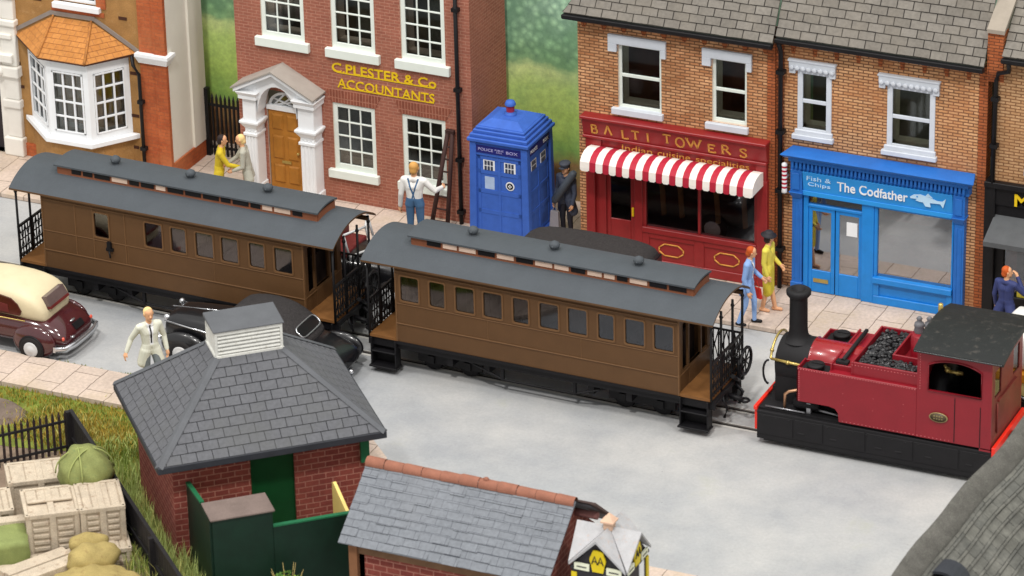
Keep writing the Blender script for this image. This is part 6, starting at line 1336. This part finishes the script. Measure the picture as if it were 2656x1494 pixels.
def black_car():
    yc, w_ = -4.98, .68; t = thing('black_car', 'black car with a long bonnet and cloth hood half hidden behind the hut roof vent', 'car', (-3.0, yc, 0))
    b = MB(); st = [(-5.18, .34, .34, .72), (-5.14, .42, .3, .88), (-5.0, .46, .28, .95), (-4.4, .52, .26, .98), (-3.75, .58, .24, 1.0), (-3.0, .62, .22, .92), (-2.3, .62, .22, .86), (-1.8, .60, .24, .76), (-1.4, .54, .26, .62), (-1.15, .42, .3, .5)]
    b.loft([sup(x, yc, w2, z0, z1, 3.2) for x, w2, z0, z1 in st]); finish(b.build('body', M_carblk, t))
    b = MB(); st = [(-3.78, .50, .85, 1.02), (-3.70, .56, .8, 1.25), (-3.5, .585, .8, 1.36), (-3.0, .60, .8, 1.40), (-2.6, .585, .78, 1.32), (-2.3, .56, .74, 1.14), (-2.05, .50, .7, .92), (-1.95, .42, .7, .84)]
    b.loft([sup(x, yc, w2, z0, z1, 3.0) for x, w2, z0, z1 in st]); finish(b.build('hood', M_carmat, t))
    for x in (-4.62, -1.75):
        for s in (-1, 1): b = MB(); b.ball((x, yc+s*.62, .40), (.52, .15, .30), 20); finish(b.build('wing', M_carblk, t))
    wheels(t, (-4.62, -1.75), (yc-.72, yc+.72), .28, M_silver)
    b = MB()
    for s in (-1, 1): b.tube([(-5.12, yc+s*.44, .80), (-4.5, yc+s*.535, .78), (-3.85, yc+s*.60, .76)], .018, 6); b.tube([(-3.75, yc+s*.615, .75), (-3.1, yc+s*.64, .73)], .016, 6)
    b.tube([(-5.16, yc, .92), (-3.8, yc, 1.02)], .01, 5); b.build('side_trim', M_chrome, t)
    b = MB(); ring = []
    for i in range(25):
        a = 2*PI*i/24; y = .40*math.copysign(abs(math.cos(a))**.35, math.cos(a)); u = .5+.5*math.copysign(abs(math.sin(a))**.6, math.sin(a)); ring.append((-2.03-.20*u, yc+y, .93+.17*u))
    b.tube(ring, .018, 6, cap=False); wf = b.build('rear_window', M_chrome, t)
    b = MB(); b.face(ring[:-1]); b.build('pane', M_carblk, wf)
    b = MB(); b.tube([(-5.26, yc-.5, .4), (-5.28, yc, .4), (-5.26, yc+.5, .4)], .05, 8); b.ball((-5.12, yc+.30, .90), .06, 10); b.ball((-5.14, yc-.3, .8), .08, 10); b.build('headlamp', M_chrome, t)
    b = MB(); b.tube([(-1.30, yc-.58, .34), (-1.06, yc-.52, .34), (-1.0, yc-.40, .34)], .03, 8); b.ball((-1.0, yc-.42, .42), .05, 10); b.build('bumper', M_chrome, t)
black_car()
def taxi():
    yc = -.75; t = thing('dark_car', 'dark car with a grainy matt black roof parked behind the nearer coach', 'car', (2.0, yc, 0))
    b = MB(); b.loft([sup(x, yc, w_, .25, z1, 3.2) for x, w_, z1 in ((-.5, .4, .7), (-.4, .6, .9), (.3, .68, 1.0), (3.4, .70, 1.05), (3.6, .66, .95), (3.7, .5, .7))]); finish(b.build('body', M_carblk, t))
    b = MB(); b.loft([sup(x, yc, w_, .8, z1, 4.2) for x, w_, z1 in ((.48, .5, 1.3), (.55, .60, 1.52), (.72, .66, 1.68), (1.2, .70, 1.76), (2.6, .70, 1.76), (3.2, .68, 1.70), (3.38, .62, 1.58), (3.42, .54, 1.4))]); finish(b.build('cabin', M_carmat, t))
    wheels(t, (.1, 3.0), (yc-.7, yc+.7), .3, M_silver)
    b = MB(); b.box(3.36, 3.46, yc-.5, yc+.5, 1.2, 1.5); b.build('rear_window', M_carblk, t, bevel=.02)
taxi()
def tourer():
    yc = -1.15; t = thing('open_car', 'black open car with red seats and a framed windscreen seen between the coaches', 'car', (-4.2, yc, 0))
    b = MB(); b.loft([sup(x, yc, w_, .22, z1, 3) for x, w_, z1 in ((-6.2, .4, .6), (-6.0, .58, .8), (-5.0, .66, .92), (-3.2, .66, .95), (-2.6, .62, .95), (-1.6, .55, .9), (-1.3, .4, .7))]); finish(b.build('body', M_carblk, t))
    wheels(t, (-5.5, -1.9), (yc-.66, yc+.66), .3, M_silver)
    b = MB()
    for x in (-3.55, -4.6): b.box(x, x+.2, yc-.5, yc-.04, .7, 1.22); b.box(x, x+.2, yc+.04, yc+.5, .7, 1.22); b.box(x, x+.6, yc-.5, yc+.5, .8, .99)
    b.build('seats', M_redin, t, bevel=.05, seg=2)
    b = MB(); A, Bm, C_ = (-2.85, yc-.55), (-2.62, yc), (-2.85, yc+.55)
    for p, q in ((A, Bm), (Bm, C_)):
        P = [(p[0], p[1], .95), (q[0], q[1], .95), (q[0]-.12, q[1], 1.42), (p[0]-.12, p[1], 1.42)]
        for u, v in zip(P, P[1:]+P[:1]): b.tube([u, v], .026, 6)
    b.build('windscreen_frame', M_silver, t)
    b = MB(); b.ball((-3.9, yc-.60, .86), (.05, .04, .04), 8); b.ball((-5.0, yc-.62, .8), (.06, .05, .06), 8); b.tube([(-5.9, yc-.66, .7), (-3.0, yc-.68, .76)], .015, 5); b.build('trim', M_chrome, t)
tourer()
def van():
    DX = -.95
    t = thing('delivery_van', 'cream and orange vintage van with a black mudguard beyond the red locomotive', 'van', (12.1, -1.3, 0))
    M_vc = paint('van_cream', lin(216, 198, 130), .4, .06); M_vo = paint('van_orange', lin(206, 140, 40), .45, .08); M_vw = paint('van_white', lin(236, 234, 230), .4, .04)
    b = MB(); b.box(12.0+DX, 15.0+DX, -2.1, -.6, .35, 1.0); b.build('body', M_vc, t, bevel=.06, seg=2)
    b = MB(); b.box(12.0+DX, 15.0+DX, -2.13, -.57, 1.0, 1.22); b.build('waist_band', M_vo, t, bevel=.03)
    b = MB(); b.loft([sup(x+DX, -1.35, w_, 1.15, z1, 4) for x, w_, z1 in ((12.0, .66, 1.9), (12.1, .72, 2.0), (14.9, .72, 2.0), (15.0, .66, 1.9))]); b.build('upper_body', M_vw, t)
    b = MB(); b.box(11.96+DX, 12.03+DX, -1.95, -.75, 1.35, 1.80); b.build('windscreen', M_carblk, t, bevel=.03)
    wheels(t, (12.45+DX, 14.4+DX), (-2.12, -.58), .34, M_vc)
    b = MB()
    for x in (12.45+DX, 14.4+DX):
        b.tube([(x+.42*math.cos(a), -2.2, .36+.42*math.sin(a)) for a in [PI*i/14 for i in range(15)]], .05, 6)
    b.build('mudguard', M_carblk, t)
van()

# ------------------------------------------------------------------ people: one continuous painted figure each
def person(label, loc, rz, P, cols, scale=1., hat=None, skirt=False, coat=.0, lean=0., held=None, braces=False, group=None):
    """P overrides joint positions of a 1.75 m figure that faces -y; the skin grows over capsules through a voxel surface"""
    J = dict(pelvis=(0, 0, .95), chest=(0, 0, 1.30), neck=(0, .0, 1.47), head=(0, -.02, 1.63), sl=(.19, 0, 1.40), sr=(-.19, 0, 1.40), el=(.25, .02, 1.12), er=(-.25, .02, 1.12), wl=(.26, -.06, .87), wr=(-.26, -.06, .87),
             hl=(.09, 0, .92), hr=(-.09, 0, .92), kl=(.10, -.02, .49), kr=(-.10, -.02, .49), al=(.10, .02, .08), ar=(-.10, .02, .08))
    J.update(P)
    for k in ('chest', 'neck', 'head', 'sl', 'sr'):
        if k not in P and lean: J[k] = (J[k][0], J[k][1]-lean*(J[k][2]-.95), J[k][2])
    V = {k: Vector(v) for k, v in J.items()}; caps = []
    def cap(a, b, r0, r1, m): caps.append((Vector(a), Vector(b), r0, r1, m))
    look = (V['head']-V['neck']).normalized(); fwd = Vector(P.get('look', (0, -1, 0))).normalized(); hd = V['head']; rtv = fwd.cross(Vector((0, 0, 1))).normalized()
    cap(V['neck']-Vector((0, 0, .02)), hd-look*.05, .055, .052, 'skin'); cap(hd-look*.045+fwd*.02, hd+look*.035, .072, .086, 'skin'); cap(hd+look*.03-fwd*.02, hd+look*.045-fwd*.03, .092, .090, 'hair'); cap(hd-fwd*.045-look*.03, hd-fwd*.03+look*.05, .072, .086, 'hair')
    cap(hd+fwd*.09-look*.01, hd+fwd*.105-look*.03, .012, .017, 'skin'); cap(hd+fwd*.06-look*.085, hd+fwd*.07-look*.085, .035, .03, 'skin')
    for s in (-1, 1):
        cap(hd+rtv*s*.086-look*.01, hd+rtv*s*.088+look*.015, .015, .017, 'skin'); cap(hd+fwd*.090+rtv*s*.033+look*.012, hd+fwd*.092+rtv*s*.036+look*.012, .006, .006, 'eye')
    cap(hd+fwd*.092-look*.062-rtv*.018, hd+fwd*.092-look*.062+rtv*.018, .008, .008, 'lip')
    top, leg = ('top', 'leg')
    for s in ('l', 'r'):
        sx = 1 if s == 'l' else -1
        cap(V['s'+s], V['e'+s], .068, .052, top); cap(V['e'+s], V['w'+s], .052, .042, top)
        cap(V['chest']+Vector((sx*.07, 0, -.02)), V['s'+s]*.75+V['chest']*.25+Vector((0, 0, .02)), .11, .085, top); cap(V['neck']+Vector((0, .01, -.04)), V['s'+s], .065, .07, top)
        cap(V['chest']+Vector((sx*.075, -.0, .0)), V['pelvis']+Vector((sx*.055, 0, .10)), .105, .092, top)
        cap(V['pelvis']+Vector((sx*.06, 0, .08)), V['h'+s], .10, .098, top if coat or skirt else leg)
        cap(V['h'+s], V['k'+s], .090, .062, leg); cap(V['k'+s], V['a'+s], .060, .044, leg if not skirt else 'skin')
        a = V['a'+s]; cap(a+Vector((0, .03, -.035)), a+Vector((sx*.015, -.13, -.045)), .042, .034, 'shoe')
        if coat: cap(V['h'+s], V['h'+s]+(V['k'+s]-V['h'+s])*coat+Vector((sx*.05, .05, 0)), .108, .105, top)
        # hand: palm, four fingers of unequal length, a thumb from the side
        w_ = V['w'+s]; d = (w_-V['e'+s]).normalized(); pn = Vector((sx*-1, 0, 0)); pn = (pn-d*pn.dot(d)).normalized(); sd = d.cross(pn).normalized()
        if sd.y > 0: sd = -sd
        cap(w_, w_+d*.085, .030, .036, 'skin')
        for k, ln in enumerate((.072, .082, .076, .058)):
            o = w_+d*.10+sd*(.030-.020*k); m1 = o+d*ln*.55+pn*.012; cap(o-d*.02, m1, .0115, .0105, 'skin'); cap(m1, m1+d*ln*.35+pn*.03, .0105, .0095, 'skin')
        o = w_+d*.035+sd*.032; cap(o, o+d*.035+sd*.028+pn*.012, .013, .012, 'skin'); cap(o+d*.035+sd*.028+pn*.012, o+d*.068+sd*.030+pn*.022, .012, .010, 'skin')
    if skirt:
        for x in (-.07, 0, .07): cap(V['pelvis']+Vector((x, 0, .0)), (V['kl']+V['kr'])/2+Vector((x*1.1, .0, -.02)), .105, .09, 'leg')
    b = MB()
    for a, c, r0, r1, m_ in caps:
        d = c-a; L = d.length
        if L < 1e-4: d = Vector((0, 0, 1)); L = 1e-3
        q = d.to_track_quat('Z', 'Y').to_matrix().to_4x4(); n = 6; pr = [(r0*math.sin(PI/2*i/n), -r0*math.cos(PI/2*i/n)) for i in range(n+1)]+[(r1*math.cos(PI/2*i/n), L+r1*math.sin(PI/2*i/n)) for i in range(n+1)]
        pr[0] = (0, -r0); pr[-1] = (0, L+r1); b.M = Matrix.Translation(a) @ q; b.lathe(pr, (0, 0, 0), 12)
    b.M = None; o = b.build('person', [], None); dm = o.modifiers.new('Remesh', 'REMESH'); dm.mode = 'VOXEL'; dm.voxel_size = .0095; sm = o.modifiers.new('Smooth', 'SMOOTH'); sm.iterations = 3; sm.factor = .5
    dg = bpy.context.evaluated_depsgraph_get(); dg.update(); me = bpy.data.meshes.new_from_object(o.evaluated_get(dg)); old = o.data; o.modifiers.clear(); o.data = me; bpy.data.meshes.remove(old)
    keys = ['skin', 'hair', 'top', 'leg', 'shoe', 'eye', 'lip']; me.materials.clear()
    for k in keys: me.materials.append(cols[k] if k in cols else {'eye': M_satin, 'lip': paint('lip', lin(196, 120, 100), .6), 'skin': M_skin, 'shoe': M_satin}[k])
    n = len(me.polygons); ce = np.zeros(n*3); me.polygons.foreach_get('center', ce); ce = ce.reshape(-1, 3); best = np.full(n, 9.); idx = np.zeros(n, int)
    for a, c, r0, r1, m_ in caps:
        a_, d_ = np.array(a), np.array(c)-np.array(a); tt = np.clip(((ce-a_)@d_)/max(d_@d_, 1e-9), 0, 1); ds = np.linalg.norm(ce-a_-tt[:, None]*d_, axis=1)-(r0+(r1-r0)*tt); k = ds < best; best[k] = ds[k]; idx[k] = keys.index(m_)
    if 'shirt' in cols:
        me.materials.append(cols['shirt']); f = (np.abs(ce[:, 0]) < .035+.25*np.clip(ce[:, 2]-1.25, 0, .3)*.6) & (ce[:, 1] < -.03) & (ce[:, 2] > 1.05) & (ce[:, 2] < 1.47) & (idx == 2); idx[f] = 7
        me.materials.append(M_satin); f = (np.abs(ce[:, 0]) < .016) & (ce[:, 1] < -.03) & (ce[:, 2] > 1.08) & (ce[:, 2] < 1.43) & (idx == 7); idx[f] = 8
    if braces:
        me.materials.append(cols['leg']); u = (ce[:, 2]-1.02)/.42; xs = .13*(u-.28)
        f = (idx == 2) & (ce[:, 1] > .0) & (u > 0) & (u < 1.05) & ((np.abs(ce[:, 0]-xs) < .016) | (np.abs(ce[:, 0]+xs) < .016)); idx[f] = len(me.materials)-1
    me.polygons.foreach_set('material_index', idx.astype(np.int32)); me.polygons.foreach_set('use_smooth', np.ones(n, bool)); me.update()
    o.location = loc; o.rotation_euler.z = rz; o.scale = (scale,)*3; FRAME[o.name] = (Vector(loc), rz); tag(o, label, 'person', group)
    if hat:
        kind, hm = hat; b = MB()
        Mh = Matrix.Translation(hd+look*.05) @ look.to_track_quat('Z', 'Y').to_matrix().to_4x4(); b.M = Mh
        if kind == 'cap':
            b.lathe([(.098, -.01), (.10, .03), (.125, .07), (.11, .095), (0, .105)], (0, .0, 0), 18); b.box(-.06, .06, -.15, -.07, -.005, .008)
        elif kind == 'brim': b.lathe([(.16, -.0), (.165, .012), (.10, .03), (.095, .07), (.06, .10), (0, .105)], (0, .02, 0), 18)
        b.M = None; b.build('hat', hm, o, local=True)
    return o
def C(n, r, g, b_): return paint(n, lin(r, g, b_), .65, .06, 6)
Z = .12
K_hair = C('dark_hair', 44, 34, 34); K_blond = C('blond_hair', 236, 204, 140); K_red = C('red_hair', 190, 86, 34); K_fair = C('sandy_hair', 204, 152, 82)
person('woman in a yellow jacket with dark hair shaking hands beside the iron gate', (-7.27, .98, Z), R(112), dict(er=(-.20, -.22, 1.14), wr=(-.12, -.46, 1.06), el=(.22, -.05, 1.12), wl=(.2, -.2, .95)), dict(hair=K_hair, top=C('yellow_jacket', 206, 180, 44), leg=C('yellow_skirt', 200, 176, 50)), coat=.5, lean=.12)
person('man in a pale grey suit with blond hair shaking hands beside the white doorcase', (-6.72, 1.22, Z), R(-66), dict(er=(-.18, -.22, 1.16), wr=(-.08, -.42, 1.06), el=(.24, -.08, 1.10), wl=(.18, -.28, 1.0)), dict(hair=K_blond, top=C('pale_grey_suit', 176, 174, 160), leg=C('pale_grey_trousers', 170, 168, 156)), coat=.35, lean=.15)
person('workman in white shirt and blue dungarees holding the ladder, seen from behind', (-2.52, .72, Z), R(188), dict(er=(-.37, -.06, 1.20), wr=(-.42, -.30, 1.16), el=(.25, .03, 1.12), wl=(.29, -.03, .86)), dict(hair=K_fair, top=C('white_shirt', 232, 230, 226), leg=C('blue_dungarees', 70, 104, 140)), braces=True, scale=1.14)
person('man in a dark blue coat and peaked cap carrying a roll beside the police box', (.20, 2.38, Z), R(-15), dict(wr=(-.27, -.06, .86), el=(.26, -.05, 1.12), wl=(.24, -.1, .9)), dict(hair=K_hair, top=C('navy_greatcoat', 66, 72, 88), leg=C('dark_trousers', 36, 36, 44)), hat=('cap', C('grey_cap', 70, 74, 84)), coat=.6)
person('man in a light blue suit with red hair walking past the red restaurant', (5.22, -.02, Z), R(98), dict(hl=(.09, 0, .92), kl=(.12, -.10, .50), al=(.14, -.10, .08), ar=(-.12, .16, .10), kr=(-.11, .03, .49), el=(.25, -.02, 1.14), wl=(.20, -.22, 1.0), look=(.3, -1, -.1), head=(.01, -.07, 1.61)), dict(hair=K_red, top=C('light_blue_suit', 132, 164, 214), leg=C('light_blue_trousers', 140, 172, 220), shirt=C('white_collar', 226, 226, 230)), coat=.3, lean=.06)
person('woman in a yellow dress and black hat walking past the red restaurant', (5.36, .74, Z), R(92), dict(look=(.6, -.7, .25), el=(.2, -.02, 1.14), wl=(.17, -.18, 1.0), er=(-.22, .02, 1.14), wr=(-.22, -.05, .9), kl=(.06, -.05, .46), kr=(-.06, .03, .46), al=(.07, -.12, .08), ar=(-.06, .1, .08)), dict(hair=K_hair, top=C('yellow_blouse', 222, 206, 84), leg=C('yellow_dress', 206, 188, 60), shoe=M_skin), hat=('brim', C('black_felt', 46, 44, 48)), skirt=True)
person('man in a navy suit with red hair touching his face outside the black shop', (10.30, .95, Z), R(168), dict(er=(-.34, -.12, 1.20), wr=(-.14, -.20, 1.47), look=(-.75, -.6, 0)), dict(hair=K_red, top=C('navy_suit', 54, 62, 108), leg=C('navy_trousers', 50, 58, 100)), coat=.35)
person('elderly man in an open cream coat striding on the near pavement', (-4.45, -7.2, .11), R(52), dict(el=(.29, .03, 1.13), wl=(.30, -.05, .89), er=(-.31, .12, 1.16), wr=(-.42, .10, .94), kl=(.10, -.16, .5), al=(.1, -.1, .08), ar=(-.1, .22, .1)), dict(hair=K_blond, top=C('cream_coat', 216, 216, 200), leg=C('grey_flannel', 110, 116, 118), shirt=C('white_front', 230, 230, 232)), coat=.55, scale=1.08)
t = thing('kitbag_roll', 'dark grey rolled kitbag carried on the shoulder of the man in the cap', 'bag', (.2, 2.2, 1.2))
b = MB(); b.tube([(.0, 2.18, 1.02), (.03, 2.17, 1.08), (.44, 2.20, 1.72), (.47, 2.21, 1.78)], [.05, .085, .085, .05], 12); b.build('roll', C('kitbag_grey', 70, 76, 84), t)
t = thing('carrier_bag', 'pale grey bag held low by the man in the cap', 'bag', (-.05, 2.28, .3))
b = MB(); b.hexa([(-.12, 2.16, .30), (.11, 2.16, .30), (.11, 2.28, .30), (-.12, 2.28, .30)], [(-.09, 2.19, .80), (.08, 2.19, .80), (.08, 2.25, .80), (-.09, 2.25, .80)]); b.tube([(-.05, 2.22, .80), (-.01, 2.24, .94), (.04, 2.22, .80)], .012, 5); b.build('sack', C('bag_grey', 150, 146, 150), t, bevel=.01)
t = thing('handbag', 'small red handbag carried between the walking couple', 'bag', (5.2, .45, .6))
b = MB(); b.hexa([(5.11, .50, .50), (5.32, .42, .50), (5.34, .48, .50), (5.13, .56, .50)], [(5.13, .50, .72), (5.29, .44, .72), (5.31, .48, .72), (5.15, .54, .72)]); b.tube([(5.15, .52, .72), (5.20, .50, .88), (5.28, .46, .72)], .01, 5); b.build('pouch', C('handbag_red', 190, 40, 30), t, bevel=.015)
t = thing('step_ladder', 'dark brown wooden ladder narrowing to its top, leaning on the brick wall', 'ladder', (-2.4, 2.0, .12))
b = MB(); top = Vector((-2.38, 2.22, 2.22))
A, Bq = Vector((-2.66, 1.72, .12)), Vector((-2.28, 1.72, .12)); M_lad = paint('ladder_brown', lin(58, 36, 32), .7, .2, 4)
for p, dx in ((A, -.05), (Bq, .05)): b.tube([p, top+Vector((dx, 0, 0))], .05, 6)
b.build('stile', M_lad, t)
b = MB()
for k in range(7):
    u = .1+k*.125; b.tube([A.lerp(top+Vector((-.05, 0, 0)), u), Bq.lerp(top+Vector((.05, 0, 0)), u)], .022, 5)
b.build('rung', M_lad, t); b = MB(); b.box(top.x-.10, top.x+.10, top.y-.05, top.y+.05, top.z-.05, top.z+.05); b.build('ladder_head', M_lad, t, bevel=.01)
